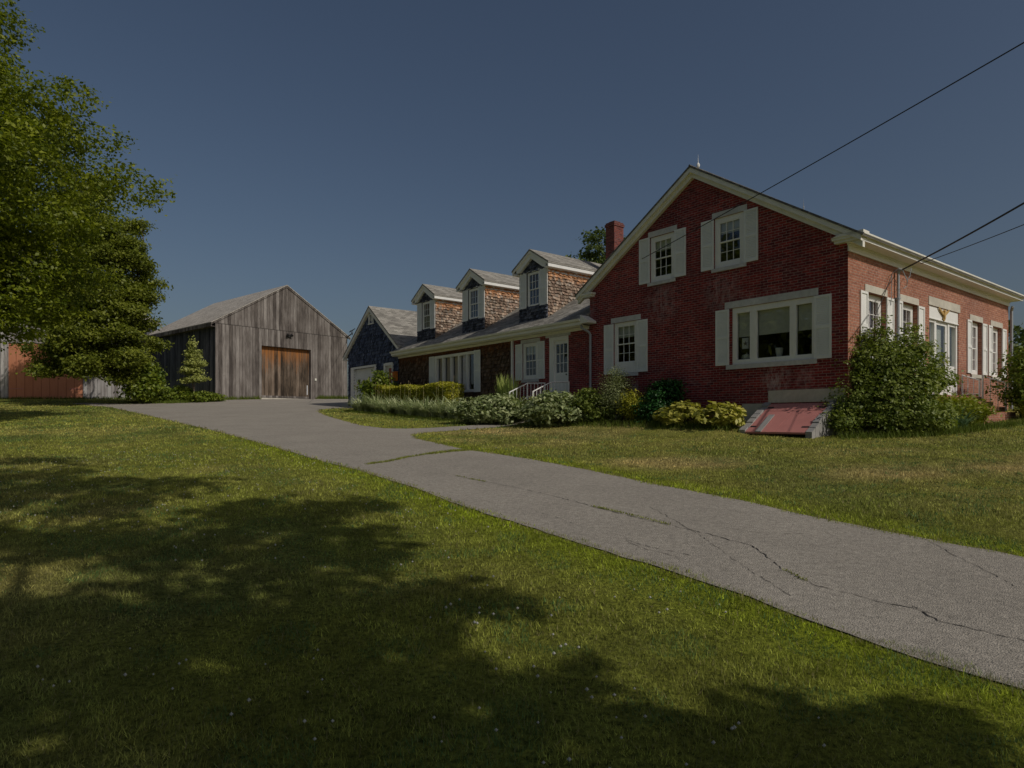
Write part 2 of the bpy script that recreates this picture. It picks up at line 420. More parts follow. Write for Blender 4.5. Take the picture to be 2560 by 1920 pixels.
def vnoise(x, y, s, seed=0):
    x = np.asarray(x) / s; y = np.asarray(y) / s
    xi = np.floor(x).astype(int); yi = np.floor(y).astype(int); fx = sst(x - xi); fy = sst(y - yi)
    def h(a, b):
        n = (a * 374761393 + b * 668265263 + seed * 1442695041) & 0x7fffffff
        n = ((n ^ (n >> 13)) * 1274126177) & 0x7fffffff
        return ((n ^ (n >> 16)) & 0xffff) / 65535.
    return (h(xi, yi) * (1 - fx) + h(xi + 1, yi) * fx) * (1 - fy) + (h(xi, yi + 1) * (1 - fx) + h(xi + 1, yi + 1) * fx) * fy

NEAR_EDGE = [(4.6, .5), (3.4, 2.2), (2.61, 3.3), (2.35, 3.64), (1.98, 4.26), (1.6, 4.96), (1.01, 5.8), (0.0, 7.28), (-.62, 8.12), (-1.4, 9.48), (-2.75, 11.5), (-3.51, 12.4), (-6.38, 16.36), (-9.03, 19.9), (-15.46, 27.9), (-23.25, 37.6), (-28.5, 41.8)]
FAR_EDGE = [(-27.9, 42.4), (-26, 41.7), (-24.2, 41.2), (-22.4, 42.0), (-21.3, 44.2), (-20.97, 45.6)]
BARN_EDGE = [(-13.8, 54.2), (-10, 50), (-9.4, 40.2), (-9.7, 39.2), (-8.0, 37.0)]
ISLAND = [(-8.3, 37.2), (-8.93, 36.7), (-9.9, 36.5), (-10.41, 35.08), (-9.98, 33.2), (-8.52, 29.32), (-7.24, 26.62), (-5.26, 22.6), (-4.21, 21.3), (-3.46, 21.1), (-2.64, 21.5), (-1.7, 22.3), (-.6, 23.4), (.2, 24.2), (.75, 24.8)]
RIGHT_EDGE = [(1.25, 24.0), (.59, 23.1), (-.47, 21.6), (-1.88, 20.2), (-2.6, 19.5), (-2.9, 18.7), (-2.57, 17.44), (-1.6, 15.72), (-.98, 14.6), (-.56, 14.1), (.41, 12.74), (1.37, 11.1), (2.08, 9.68), (2.96, 8.26), (3.39, 7.3), (3.92, 6.44), (4.46, 5.64), (5.6, 3.8), (7.4, 1.2)]
DRIVE = NEAR_EDGE + FAR_EDGE + BARN_EDGE + ISLAND + RIGHT_EDGE
def resample(poly, step, jit, rnd):
    out = []
    for i in range(len(poly)):
        a = Vector(poly[i]); b = Vector(poly[(i + 1) % len(poly)]); n = max(1, int((b - a).length / step))
        nr = Vector((-(b - a).y, (b - a).x)).normalized() if (b - a).length > 1e-6 else Vector((0, 0))
        for k in range(n):
            p = a + (b - a) * k / n
            q = p + nr * (rnd.uniform(-jit, jit))
            out.append((q.x, q.y))
    return out
DP = np.array(DRIVE)
def inside(x, y, poly=DP):
    x = np.asarray(x); y = np.asarray(y); r = np.zeros(x.shape, bool)
    for i in range(len(poly)):
        x0, y0 = poly[i]; x1, y1 = poly[(i + 1) % len(poly)]
        c = ((y0 > y) != (y1 > y)) & (x < (x1 - x0) * (y - y0) / ((y1 - y0) if y1 != y0 else 1e-9) + x0)
        r ^= c
    return r
def dist_poly(x, y, poly=DP, closed=True):
    d = np.full(np.shape(x), 1e9); n = len(poly)
    for i in range(n if closed else n - 1):
        a = poly[i]; b = poly[(i + 1) % n]; e = b - a; L = max(e @ e, 1e-9)
        t = np.clip(((x - a[0]) * e[0] + (y - a[1]) * e[1]) / L, 0, 1)
        d = np.minimum(d, np.hypot(x - a[0] - t * e[0], y - a[1] - t * e[1]))
    return d
def in_house(x, y, m=0.0):
    d = (x - C2[0]) * U2[0] + (y - C2[1]) * U2[1]; t = (x - C2[0]) * V2[0] + (y - C2[1]) * V2[1]
    return (d > -m) & (((t > -m) & (t < 9) & (d < 12.7)) | ((t >= 9) & (t < 29.6) & (d < 10.6)))

def lawn_color(x, y):
    x = np.asarray(x, float); y = np.asarray(y, float)
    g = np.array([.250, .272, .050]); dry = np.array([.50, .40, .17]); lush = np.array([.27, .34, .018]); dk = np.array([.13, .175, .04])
    n1 = vnoise(x, y, 2.2, 1) * .6 + vnoise(x, y, .8, 2) * .4; n2 = vnoise(x, y, 5, 3) * .65 + vnoise(x, y, 1.3, 4) * .35; n3 = vnoise(x, y, .45, 5)
    c = g[None] * np.ones(x.shape + (1,))
    right = inside(x, y, np.array([(-2.9, 19.5), (-2.6, 17.4), (0, 13.4), (2.1, 9.7), (4.5, 5.6), (8, .5), (40, .5), (40, 30), (6, 26)]))
    w = np.clip((n2 - .36) * 2.4, 0, 1) * np.where(right, 1.1, .45) + np.where(right, .18, 0)
    w = np.maximum(w, np.exp(-(((x - 3.0) / 1.5)**2 + ((y - 11.9) / .9)**2)) * 1.1); w = np.maximum(w, np.exp(-(((x - 6.0) / 1.3)**2 + ((y - 10.3) / .8)**2)) * 1.15)
    w = np.clip(w + (n3 - .5) * .35 * (w > .08), 0, 1)[..., None]
    c = c * (1 - w) + dry * w
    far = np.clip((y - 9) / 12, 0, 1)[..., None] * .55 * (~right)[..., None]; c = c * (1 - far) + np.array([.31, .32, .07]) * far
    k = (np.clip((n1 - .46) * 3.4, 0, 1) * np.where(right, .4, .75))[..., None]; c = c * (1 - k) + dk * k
    de = dist_poly(x, y); e = np.exp(-(de / .55)**2) * (.55 + .45 * vnoise(x, y, 1.1, 9)) * np.clip((24 - y) / 10, 0, 1)
    e = e[..., None]; c = c * (1 - e) + lush * e
    stripes = (.93 + .07 * np.sin((x * .82 + y * .57) * 2 * math.pi / 1.7 + n1 * 2))[..., None]
    return c * stripes

def grid_mesh(name, xs, ys, mat, zf, skip=None):
    X, Y = np.meshgrid(xs, ys); Z = zf(X, Y); nx, ny = len(xs), len(ys)
    v = np.stack([X, Y, Z], -1).reshape(-1, 3)
    i = np.arange(nx * ny).reshape(ny, nx)
    f = np.stack([i[:-1, :-1], i[:-1, 1:], i[1:, 1:], i[1:, :-1]], -1).reshape(-1, 4)
    me = bpy.data.meshes.new(name); me.from_pydata(v.tolist(), [], f.tolist())
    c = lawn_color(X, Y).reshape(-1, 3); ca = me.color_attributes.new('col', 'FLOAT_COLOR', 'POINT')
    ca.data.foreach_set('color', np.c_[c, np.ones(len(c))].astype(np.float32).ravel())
    me.polygons.foreach_set('use_smooth', [True] * len(f)); me.materials.append(mat); me.update()
    return link_mesh(name, me)
k = M('lawn_ground', .95, .1)
_p = k.uv(src='Object'); _n = k.noise(_p, 26, 5, .75); _n2 = k.noise(_p, 3.5, 4, .6)
k.color(k.mix(1.0, k.mix(1.0, k.attr(), k.ramp(_n, [(.34, (.22, .24, .26)), (.64, (1.4, 1.36, 1.25))]), 'MULTIPLY'), k.ramp(_n2, [(.3, (.75, .75, .75)), (.7, (1.15, 1.15, 1.15))]), 'MULTIPLY'))
k.bump(_n, 1.0, .05)
xs = np.unique(np.concatenate([np.arange(-50, 50.01, .5), [-400, -300, -200, -150, -110, -80, -65, -57, 57, 65, 80, 110, 150, 200, 300, 400]]))
ys = np.unique(np.concatenate([np.arange(-6, 60.01, .5), [-200, -100, -60, -40, -25, -15, -10, 65, 72, 80, 95, 110, 130, 160, 200, 260, 320, 400]]))
tag(grid_mesh('lawn', xs, ys, k.m, H), kind='structure')

# asphalt drive
k = M('old_asphalt', .9, .25); _p = k.uv(src='Object')
_a = k.noise(_p, 75, 3, .8); _b = k.noise(_p, .7, 5, .65); _v = k.n('TexVoronoi', Scale=95.0); lk(k.nt, _p, _v.inputs['Vector'])
_c = k.mix(_b, (.26, .238, .208), (.43, .395, .345)); _c = k.mix(1.0, _c, k.ramp(_a, [(.32, (.62, .62, .62)), (.66, (1.25, 1.24, 1.22))]), 'MULTIPLY'); _m = k.noise(_p, 18, 4, .7); _c = k.mix(1.0, _c, k.ramp(_m, [(.3, (.72, .72, .72)), (.7, (1.2, 1.2, 1.2))]), 'MULTIPLY')
_c = k.mix(k.ramp(_v.outputs['Distance'], [(.12, (.7, .7, .7)), (.3, (0, 0, 0))]), _c, (.46, .43, .38))
_st = k.noise(k.uv(1, 1, 'Object', 1, rot=(0, 0, .55)), 1.1, 6, .7, 1.5); _c = k.mix(k.ramp(_st, [(.60, (0, 0, 0)), (.66, (.16, .16, .16)), (.72, (0, 0, 0))]), _c, (.07, .065, .06))
k.color(_c); k.bump(k.math('ADD', _a, _v.outputs['Distance']), .8, .008); ASPH = k.m
rnd = random.Random(3)
bm = bmesh.new()
bm.faces.new([bm.verts.new((x, y, 0)) for x, y in resample(DRIVE, .22, .022, rnd)])
bmesh.ops.triangulate(bm, faces=bm.faces[:])
for q in np.arange(-29, 8, .5): bmesh.ops.bisect_plane(bm, geom=bm.verts[:] + bm.edges[:] + bm.faces[:], plane_co=(q, 0, 0), plane_no=(1, 0, 0))
for q in np.arange(.5, 55, .5): bmesh.ops.bisect_plane(bm, geom=bm.verts[:] + bm.edges[:] + bm.faces[:], plane_co=(0, q, 0), plane_no=(0, 1, 0))
for v in bm.verts: v.co.z = Hf(v.co.x, v.co.y) + .010
me = bpy.data.meshes.new('driveway'); bmesh.ops.recalc_face_normals(bm, faces=bm.faces[:]); bm.to_mesh(me); bm.free(); me.materials.append(ASPH)
drive = tag(link_mesh('driveway', me), kind='structure')
CR = [[(-.97, 10.74), (-.64, 10.28), (0, 9.54), (.56, 8.76), (1.0, 8.02), (1.46, 7.3), (1.92, 6.7), (2.27, 6.1), (2.25, 5.34), (2.32, 4.98), (2.62, 4.58), (2.78, 4.44), (2.79, 4.22), (2.92, 4.08), (3.2, 3.8), (3.8, 3.2)],
      [(.29, 7.76), (.56, 7.36), (.79, 6.86)], [(1.1, 6.36), (1.24, 6.06), (1.5, 5.76)], [(1.12, 6.4), (1.3, 6.12), (1.62, 5.8)], [(1.7, 7.94), (1.89, 6.64), (1.96, 5.46), (2.05, 4.68)],
      [(3.99, 6.2), (3.89, 5.62), (3.83, 5.08), (3.77, 4.76)], [(2.2, 6.9), (2.5, 6.6), (3.0, 6.5)], [(2.75, 4.55), (2.86, 4.3), (3.0, 4.25)]]
for ci, cr in enumerate(CR):
    m = MB(); pts = []
    for a, b in zip(cr, cr[1:]):
        n = max(2, int(math.dist(a, b) / .05))
        for q in range(n): pts.append((a[0] + (b[0] - a[0]) * q / n + rnd.uniform(-.014, .014), a[1] + (b[1] - a[1]) * q / n + rnd.uniform(-.014, .014)))
    for j in range(len(pts) - 1):
        if rnd.random() < .07: continue
        (x0, y0), (x1, y1) = pts[j], pts[j + 1]; L = math.hypot(x1 - x0, y1 - y0) or 1; w = rnd.uniform(.001, .006) * (1.0 if ci == 0 else .6)
        nx, ny = -(y1 - y0) / L * w, (x1 - x0) / L * w
        m.face([(x, y, Hf(x, y) + .0145) for x, y in ((x0 - nx, y0 - ny), (x1 - nx, y1 - ny), (x1 + nx, y1 + ny), (x0 + nx, y0 + ny))])
    m.build('crack', flat('crack_dirt', (.025, .022, .02)), drive)

# ------------------------------------------------------------------ grass
def tri_mesh(name, P, cols, mat, parent=None, nv=3):
    n = len(P) // nv
    me = bpy.data.meshes.new(name); me.vertices.add(len(P)); me.vertices.foreach_set('co', P.astype(np.float32).ravel())
    me.loops.add(len(P)); me.loops.foreach_set('vertex_index', np.arange(len(P), dtype=np.int32))
    me.polygons.add(n); me.polygons.foreach_set('loop_start', np.arange(0, n * nv, nv, dtype=np.int32)); me.polygons.foreach_set('loop_total', np.full(n, nv, dtype=np.int32))
    ca = me.color_attributes.new('col', 'FLOAT_COLOR', 'POINT')
    c = np.repeat(cols, nv, 0) if len(cols) == n else cols
    ca.data.foreach_set('color', np.c_[c, np.ones(len(c))].astype(np.float32).ravel())
    me.materials.append(mat); me.update(calc_edges=True)
    return link_mesh(name, me, parent)
GRASSM = direct_leaf_mat('grass_blade', .3)
rs = np.random.RandomState(5)
def blades(x, y, h, w, col, zoff=0.0, lean=.55):
    n = len(x); z = H(x, y) + zoff; a = rs.rand(n) * 2 * np.pi; l = rs.rand(n) * lean * 2 * h; b = rs.rand(n) * 2 * np.pi
    p0 = np.stack([x - np.cos(a) * w, y - np.sin(a) * w, z], -1); p1 = np.stack([x + np.cos(a) * w, y + np.sin(a) * w, z], -1)
    p2 = np.stack([x + np.cos(b) * l, y + np.sin(b) * l, z + h], -1)
    return np.stack([p0, p1, p2], 1).reshape(-1, 3)
PS = []; CS = []
for y0, y1, dens, h, w in ((1.6, 4, 6500, .026, .0020), (4, 7, 2800, .028, .0032), (7, 12, 1200, .032, .0055), (12, 20, 360, .036, .010), (20, 32, 110, .045, .018), (32, 46, 40, .055, .03)):
    wmax = .9 * y1 + 1.5; n = int((y1 - y0) * 2 * wmax * dens); x = rs.uniform(-wmax, wmax, n); y = rs.uniform(y0, y1, n)
    keep = (np.abs(x) < .86 * y + 1.0); x, y = x[keep], y[keep]
    de = dist_poly(x, y); ins = inside(x, y); keep = ~(ins & (de > .05 * rs.rand(len(x)) + .03 + .05 * (vnoise(x, y, .25, 8) > .6))) & ~in_house(x, y, .1); x, y, de = x[keep], y[keep], de[keep]
    n = len(x); tall = .55 + .9 * vnoise(x, y, .5, 11) + .35 * np.exp(-(de / .3)**2)
    hh = h * tall * rs.uniform(.6, 1.3, n)
    c = lawn_color(x, y) * (.55 + 1.15 * vnoise(x, y, .11, 31)[:, None]) * rs.uniform(.55, 1.7, (n, 1)); cl = (vnoise(x, y, .35, 33) > .66) & (rs.rand(n) < .5); c[cl] = np.array([.11, .20, .06]) * rs.uniform(.6, 1.5, (cl.sum(), 1)); straw = (rs.rand(n) < .09) | ((de < .07) & (rs.rand(n) < .55))
    c[straw] = np.array([.30, .27, .12]) * rs.uniform(.7, 1.2, (straw.sum(), 1))
    PS.append(blades(x, y, hh, w * rs.uniform(.6, 1.3, n), c)); CS.append(c)
tag(tri_mesh('grass', np.concatenate(PS), np.concatenate(CS), GRASSM), label='short mown grass with drier straw coloured patches beside the drive', cat='grass', kind='stuff')
# grass in the drive cracks
PS = []; CS = []
def along(pts, n, sp):
    p = np.array(pts); s = rs.randint(0, len(p) - 1, n); t = rs.rand(n); q = p[s] + (p[s + 1] - p[s]) * t[:, None] + rs.normal(0, sp, (n, 2)); return q[:, 0], q[:, 1]
for pts, n, sp, h in (([(-2.72, 12.14), (-2.4, 12.54), (-2.17, 13.18), (-1.78, 13.8)], 900, .03, .035), ([(-1.78, 13.8), (-1.34, 14.3), (-.96, 14.5)], 1000, .055, .045), ([(1.0, 8.02), (1.3, 7.6), (1.7, 7.0)], 260, .012, .025), ([(-.97, 10.74), (-.64, 10.28), (-.4, 10)], 90, .012, .02), ([(2.25, 5.34), (2.3, 5.05)], 50, .01, .02)):
    x, y = along(pts, n, sp); PS.append(blades(x, y, h * rs.uniform(.4, 1.3, n), .006 * rs.uniform(.6, 1.3, n), None, .016)); CS.append(np.array([.24, .27, .05]) * rs.uniform(.6, 1.4, (n, 1)))
tag(tri_mesh('crack_grass', np.concatenate(PS), np.concatenate(CS), GRASSM), label='tufts of grass growing along the cracks in the asphalt drive', cat='grass', kind='stuff')
# clover heads
n = 1500; x = rs.uniform(-9, 3.5, n); y = 2 + rs.rand(n)**1.2 * 13; kp = (np.abs(x) < .85 * y + .5) & ~inside(x, y) & (dist_poly(x, y) > .3) & ((x < 0) | (y < 5)) & (vnoise(x, y, 1.2, 21) > .45); x, y = x[kp], y[kp]
n = len(x); z = H(x, y) + rs.uniform(.04, .07, n); r = rs.uniform(.006, .012, n)
D = np.array([[1, 0, 0], [0, 1, 0], [-1, 0, 0], [0, -1, 0]]); T = []
for i in range(4):
    for s in (1, -1):
        a, b = D[i], D[(i + 1) % 4]; c0 = np.stack([x, y, z], -1)
        T.append(np.stack([c0 + a * r[:, None], c0 + b * r[:, None], c0 + np.array([0, 0, s]) * r[:, None]], 1))
T = np.concatenate(T, 0).reshape(-1, 3)
tag(tri_mesh('clover_flowers', T, np.tile(np.array([[.5, .5, .46]]), (len(T) // 3, 1)), GRASSM), label='tiny white clover heads scattered through the left lawn', cat='flowers', kind='stuff')

# ------------------------------------------------------------------ foliage
def leaf_cloud(blobs, n, size, seed, per=16, spread=.35, bias=.45, up=.6, aspect=1.7, droop=0.0, gap=-.42):
    """leaf quads in twig clusters spread through the shells of ellipsoids; returns pts (4n,3), shade factor (n,3)"""
    r = np.random.RandomState(seed); B = np.array([b[:6] for b in blobs], float)
    vol = (B[:, 3] * B[:, 4] * B[:, 5])**(.75); vol = vol / vol.sum(); nc = n // per
    bi = r.choice(len(B), nc, p=vol); d = r.normal(size=(nc, 3)); d /= np.linalg.norm(d, axis=1)[:, None]
    rad = (bias + (1 - bias) * r.rand(nc)**.6) * (1 + .10 * r.normal(size=nc))
    c = B[bi, :3] + d * rad[:, None] * B[bi, 3:6]
    # gaps: drop clusters by low-frequency noise
    nz = np.sin(c[:, 0] * 2.1 / spread * .35 + seed) * np.sin(c[:, 1] * 1.7 / spread * .35 + 1.3) * np.sin(c[:, 2] * 2.4 / spread * .35)
    kp = nz > gap; c, d, bi = c[kp], d[kp], bi[kp]; nc = len(c)
    ctint = r.rand(nc); off = r.normal(size=(nc, per, 3)) * spread * np.array([1, 1, .45])
    p = (c[:, None] + off).reshape(-1, 3); N = len(p)
    dn = np.repeat(d, per, 0)
    nrm = dn * .5 + np.array([0, 0, up]) + r.normal(size=(N, 3)) * .55; nrm /= np.linalg.norm(nrm, axis=1)[:, None]
    ax = np.cross(nrm, r.normal(size=(N, 3))); ax /= np.linalg.norm(ax, axis=1)[:, None] + 1e-9
    if droop: ax = ax + np.array([0, 0, -droop]); ax /= np.linalg.norm(ax, axis=1)[:, None]
    bx = np.cross(nrm, ax); bx /= np.linalg.norm(bx, axis=1)[:, None] + 1e-9
    s = size * r.uniform(.6, 1.3, N)[:, None]
    q = np.stack([p - ax * s * aspect * .5, p - bx * s * .5 + nrm * s * .12, p + ax * s * aspect * .5, p + bx * s * .5 + nrm * s * .12], 1).reshape(-1, 3)
    t = np.clip(np.repeat(ctint, per) * .65 + r.rand(N) * .45, 0, 1)
    return q, np.repeat(t[:, None], 3, 1)

def sway(a, b, rnd, n=6, amp=.12):
    a, b = Vector(a), Vector(b); L = (b - a).length; o = []
    for i in range(n + 1):
        t = i / n; p = a.lerp(b, t)
        if 0 < i < n: p += Vector((rnd.uniform(-1, 1), rnd.uniform(-1, 1), rnd.uniform(-.3, 1) * .5)) * amp * L * .3
        o.append(p)
    return o

def clumpify(blobs, seed, k=13, f=.36, flat=.5, reach=1.16, core=.62):
    r = np.random.RandomState(seed + 900); o = []
    for b in blobs:
        rm = (b[3] + b[4]) / 2
        o.append((b[0], b[1], b[2], b[3] * core, b[4] * core, b[5] * core))
        for i in range(k):
            d = r.normal(size=3); d /= np.linalg.norm(d); q = r.uniform(.72, reach); w = rm * f * r.uniform(.55, 1.35)
            o.append((b[0] + d[0] * b[3] * q, b[1] + d[1] * b[4] * q, b[2] + d[2] * b[5] * q, w, w, w * flat))
    return o
def tree(name, label, cat, base, height, blobs, n, size, mat, seed, trunk_r=.25, per=16, spread=.35, group=None, limbs=14, clump=0, fine=.36, reach=1.16, core=.62, **kw):
    rnd = random.Random(seed); z = Hf(*base)
    root = empty(name, (base[0], base[1], z - .05), label, cat, group)
    m = MB(); top = (base[0], base[1], z + height * .8)
    tp = sway((base[0], base[1], z - .1), top, rnd, 8, .05); m.tube(tp, [trunk_r * (1.25 if i == 0 else 1 - .11 * i) for i in range(9)], 10)
    B = sorted(blobs, key=lambda b: -b[3])
    for i in range(limbs):
        b = B[i % len(B)]; st = tp[min(8, 2 + int(rnd.random() * 5))]
        e = (b[0] + rnd.uniform(-.6, .6) * b[3], b[1] + rnd.uniform(-.6, .6) * b[4], b[2] + rnd.uniform(-.3, .5) * b[5])
        if e[2] < st.z + .1: st = tp[2]
        r0 = trunk_r * rnd.uniform(.25, .45); m.tube(sway(st, e, rnd, 5, .2), [r0, r0 * .8, r0 * .62, r0 * .45, r0 * .3, r0 * .12], 6)
    m.build('trunk', BARK, root, True)
    if clump: blobs = clumpify(blobs, seed, clump, fine, reach=reach, core=core)
    q, t = leaf_cloud(blobs, n, size, seed, per, spread, **kw)
    tri_mesh('crown', q, t, mat, root, 4)
    return root

def shrub(name, label, cat, base, blobs, n, size, mat, seed, per=12, spread=.16, stems=7, group=None, **kw):
    rnd = random.Random(seed); z = Hf(*base); root = empty(name, (base[0], base[1], z), label, cat, group); m = MB()
    for i in range(stems):
        b = blobs[i % len(blobs)]
        e = (b[0] + rnd.uniform(-.5, .5) * b[3], b[1] + rnd.uniform(-.5, .5) * b[4], b[2] + rnd.uniform(0, .6) * b[5])
        st = (base[0] + rnd.uniform(-.15, .15), base[1] + rnd.uniform(-.15, .15), z - .03)
        m.tube(sway(st, e, rnd, 4, .12), [.022, .018, .014, .01, .005], 5)
    m.build('stem', BARK, root, True)
    q, t = leaf_cloud(blobs, n, size, seed, per, spread, **kw); tri_mesh('foliage', q, t, mat, root, 4)
    return root

def strap_tuft(pts_, P, C, rnd, n, h, w, arch, c0, c1, broad=False, rim=None):
    """arching strap or broad leaves from a centre, appended as quads"""
    cx, cy, cz = pts_
    for i in range(n):
        az = rnd.uniform(0, 2 * math.pi); L = h * (rnd.uniform(.65, 1.15) if not broad else rnd.uniform(.35, 1.05)); ar = arch * rnd.uniform(.4, 1.2); rr0 = rnd.uniform(0, .12) * (1 if not broad else 1.2)
        dx, dy = math.cos(az), math.sin(az); px, py = -dy, dx; k = rnd.random(); c = [c0[j] * (1 - k) + c1[j] * k for j in range(3)]
        pr = None; S_ = 5
        for s in range(S_ + 1):
            t = s / S_
            if broad:
                out = rr0 + L * (t * .95); zz = L * (1.25 * t - .85 * ar * t * t) + (h - L) * .25; ww = w * (math.sin(math.pi * min(1, max(0, (t - .25) / .78)))**.7 if t > .25 else .06) + .003
                out = rr0 + L * (.55 * t + .55 * t * t)
            else:
                out = rr0 + L * ar * t**1.8; zz = L * (t - .38 * ar * t * t * 1.6); ww = w * (1 - t**2.2) + .001
            p = (cx + dx * out, cy + dy * out, cz + zz)
            e = ((p[0] - px * ww, p[1] - py * ww, p[2]), p if not broad else (p[0], p[1], p[2] - ww * .3), (p[0] + px * ww, p[1] + py * ww, p[2]))
            if pr:
                for a, b in ((0, 1), (1, 2)):
                    P += [pr[a], pr[b], e[b], e[a]]
                    if rim: cc = [c if (q == 1) else rim for q in (a, b, b, a)]
                    else: cc = [c] * 4
                    C += cc
            pr = e

def tuft_thing(name, label, cat, spots, mat, seed, n, h, w, arch, c0, c1, broad=False, rim=None, group=None, flowers=0):
    rnd = random.Random(seed); P = []; C = []
    for (x, y) in spots: strap_tuft((x, y, Hf(x, y) - .02), P, C, rnd, n, h * rnd.uniform(.85, 1.1), w, arch, c0, c1, broad, rim)
    x, y = spots[0]; root = empty(name, (x, y, Hf(x, y)), label, cat, group)
    tri_mesh('leaves', np.array(P), np.array(C), mat, root, 4)
    if flowers:
        m = MB()
        for i in range(flowers):
            x, y = rnd.choice(spots); x += rnd.uniform(-.15, .15); y += rnd.uniform(-.15, .15); z = Hf(x, y); hh = h * rnd.uniform(1.0, 1.3)
            m.tube([(x, y, z), (x + .02, y, z + hh)], [.006, .004], 4, (.35, .33, .16)); m.tube([(x + .02, y, z + hh - .02), (x + .02, y, z + hh + .05)], [.014, .008], 5, (.33, .24, .14))
        m.build('flower_stalk', DLEAF, root)
    return root
DLEAF = direct_leaf_mat('garden_leaf', .25)
MAPLE = leaf_mat('maple_leaf', (.055, .095, .010), (.275, .31, .018), .38)
MAPLE_D = leaf_mat('far_maple_leaf', (.075, .11, .015), (.26, .285, .035), .35)
BUSHL = leaf_mat('bush_leaf', (.07, .13, .014), (.24, .28, .03), .3)
SHRUBD = leaf_mat('lilac_leaf', (.07, .12, .02), (.27, .31, .06), .28)
EVER = leaf_mat('evergreen_leaf', (.010, .05, .010), (.032, .115, .02), .15)
HEDGEL = leaf_mat('hedge_leaf', (.26, .27, .025), (.50, .47, .05), .25)
FEATH = leaf_mat('feathery_leaf', (.18, .21, .09), (.36, .40, .19), .3)
VARI = leaf_mat('variegated_leaf', (.11, .17, .05), (.46, .50, .26), .25)
PINE = leaf_mat('young_conifer_leaf', (.2, .24, .06), (.46, .48, .14), .25)
FERN = leaf_mat('fern_leaf', (.14, .18, .012), (.32, .34, .03), .3)
DISTL = leaf_mat('distant_leaf', (.05, .085, .025), (.14, .18, .05), .2)

# ------------------------------------------------------------------ house parts
u = (U2[0], U2[1]); v = (V2[0], V2[1]); nu = (-u[0], -u[1]); nv = (-v[0], -v[1])
C0 = (C2[0], C2[1])
def W(t, d): return (C0[0] + t * v[0] + d * u[0], C0[1] + t * v[1] + d * u[1])
GP = Plane(C0, v, nu)             # gable wall and wing front: a = t
RP = Plane(C0, u, nv)             # long lit side: a = s

def window(par, pl, a0, a1, z0, z1, cols=3, rows=2, sash=True, rec=.05, fr=.07, blind=None, blindmat=None, o=0.0, name='window', mun=.014):
    """frame+muntins mesh with pane and blind children, frame outer = a0..a1,z0..z1"""
    m = MB(); f0, f1 = o - rec + .03, o - rec - .07
    m.box(pl, a0, a0 + fr, z0, z1, f0, f1); m.box(pl, a1 - fr, a1, z0, z1, f0, f1)
    m.box(pl, a0 + fr, a1 - fr, z1 - fr, z1, f0, f1); m.box(pl, a0 + fr, a1 - fr, z0, z0 + fr * 1.15, f0 + .012, f1)
    g0, g1, h0, h1 = a0 + fr, a1 - fr, z0 + fr * 1.15, z1 - fr
    if sash:
        zm = (h0 + h1) / 2
        for (q0, q1, oo) in ((h0, zm + .015, -.025), (zm - .015, h1, -.008)):
            s = .035; b0, b1 = f0 + oo, f0 + oo - .03
            m.box(pl, g0, g0 + s, q0, q1, b0, b1); m.box(pl, g1 - s, g1, q0, q1, b0, b1); m.box(pl, g0 + s, g1 - s, q0, q0 + s, b0, b1); m.box(pl, g0 + s, g1 - s, q1 - s, q1, b0, b1)
            for i in range(1, cols):
                x = g0 + s + (g1 - g0 - 2 * s) * i / cols; m.box(pl, x - mun / 2, x + mun / 2, q0 + s, q1 - s, b0 - .002, b1 + .004)
            for i in range(1, rows):
                y = q0 + s + (q1 - q0 - 2 * s) * i / rows; m.box(pl, g0 + s, g1 - s, y - mun / 2, y + mun / 2, b0 - .005, b1 + .007)
    else:
        for i in range(1, cols):
            x = g0 + (g1 - g0) * i / cols; m.box(pl, x - mun / 2, x + mun / 2, h0, h1, f0 - .01, f1 + .02)
        for i in range(1, rows):
            y = h0 + (h1 - h0) * i / rows; m.box(pl, g0, g1, y - mun / 2, y + mun / 2, f0 - .013, f1 + .023)
    w = m.build(name, WHITE, par)
    p = MB(); po = f0 - .045
    p.face([pl.pt(g0, h0, po), pl.pt(g1, h0, po), pl.pt(g1, h1, po), pl.pt(g0, h1, po)], [(g0, h0), (g1, h0), (g1, h1), (g0, h1)])
    p.build('pane', GLASS, w if par.type == 'EMPTY' or par.parent is None else par)
    if blind:
        q = MB(); q.box(pl, g0, g1, h1 - (h1 - h0) * blind, h1, po - .05, po - .055); q.box(pl, g0, g1, h1 - (h1 - h0) * blind - .02, h1 - (h1 - h0) * blind, po - .045, po - .06)
        q.build('blind', blindmat or BLIND, w if par.type == 'EMPTY' or par.parent is None else par)
    return w

def shutter(par, pl, a0, a1, z0, z1, o=.004, louvre=True, mat=None):
    m = MB(); s = .055
    m.box(pl, a0, a0 + s, z0, z1, o + .034, o); m.box(pl, a1 - s, a1, z0, z1, o + .034, o)
    zs = [z0, z0 + .07]; mid = z0 + (z1 - z0) * .5
    m.box(pl, a0 + s, a1 - s, z0, z0 + .08, o + .034, o); m.box(pl, a0 + s, a1 - s, z1 - .06, z1, o + .034, o); m.box(pl, a0 + s, a1 - s, mid - .04, mid + .04, o + .034, o)
    for q0, q1 in ((z0 + .08, mid - .04), (mid + .04, z1 - .06)):
        m.box(pl, a0 + s, a1 - s, q0, q1, o + .012, o)
        n = max(1, int((q1 - q0) / .045)) if louvre else 0
        for i in range(n):
            y = q0 + (q1 - q0) * (i + .5) / n
            A = [pl.pt(a0 + s, y - .02, o + .03), pl.pt(a1 - s, y - .02, o + .03), pl.pt(a1 - s, y + .018, o + .014), pl.pt(a0 + s, y + .018, o + .014)]
            m.face(A, [(0, 0)] * 4)
            m.face([pl.pt(a0 + s, y - .02, o + .012), pl.pt(a1 - s, y - .02, o + .012), A[1], A[0]], [(0, 0)] * 4)
    return m.build('shutter', mat or SHUT, par)

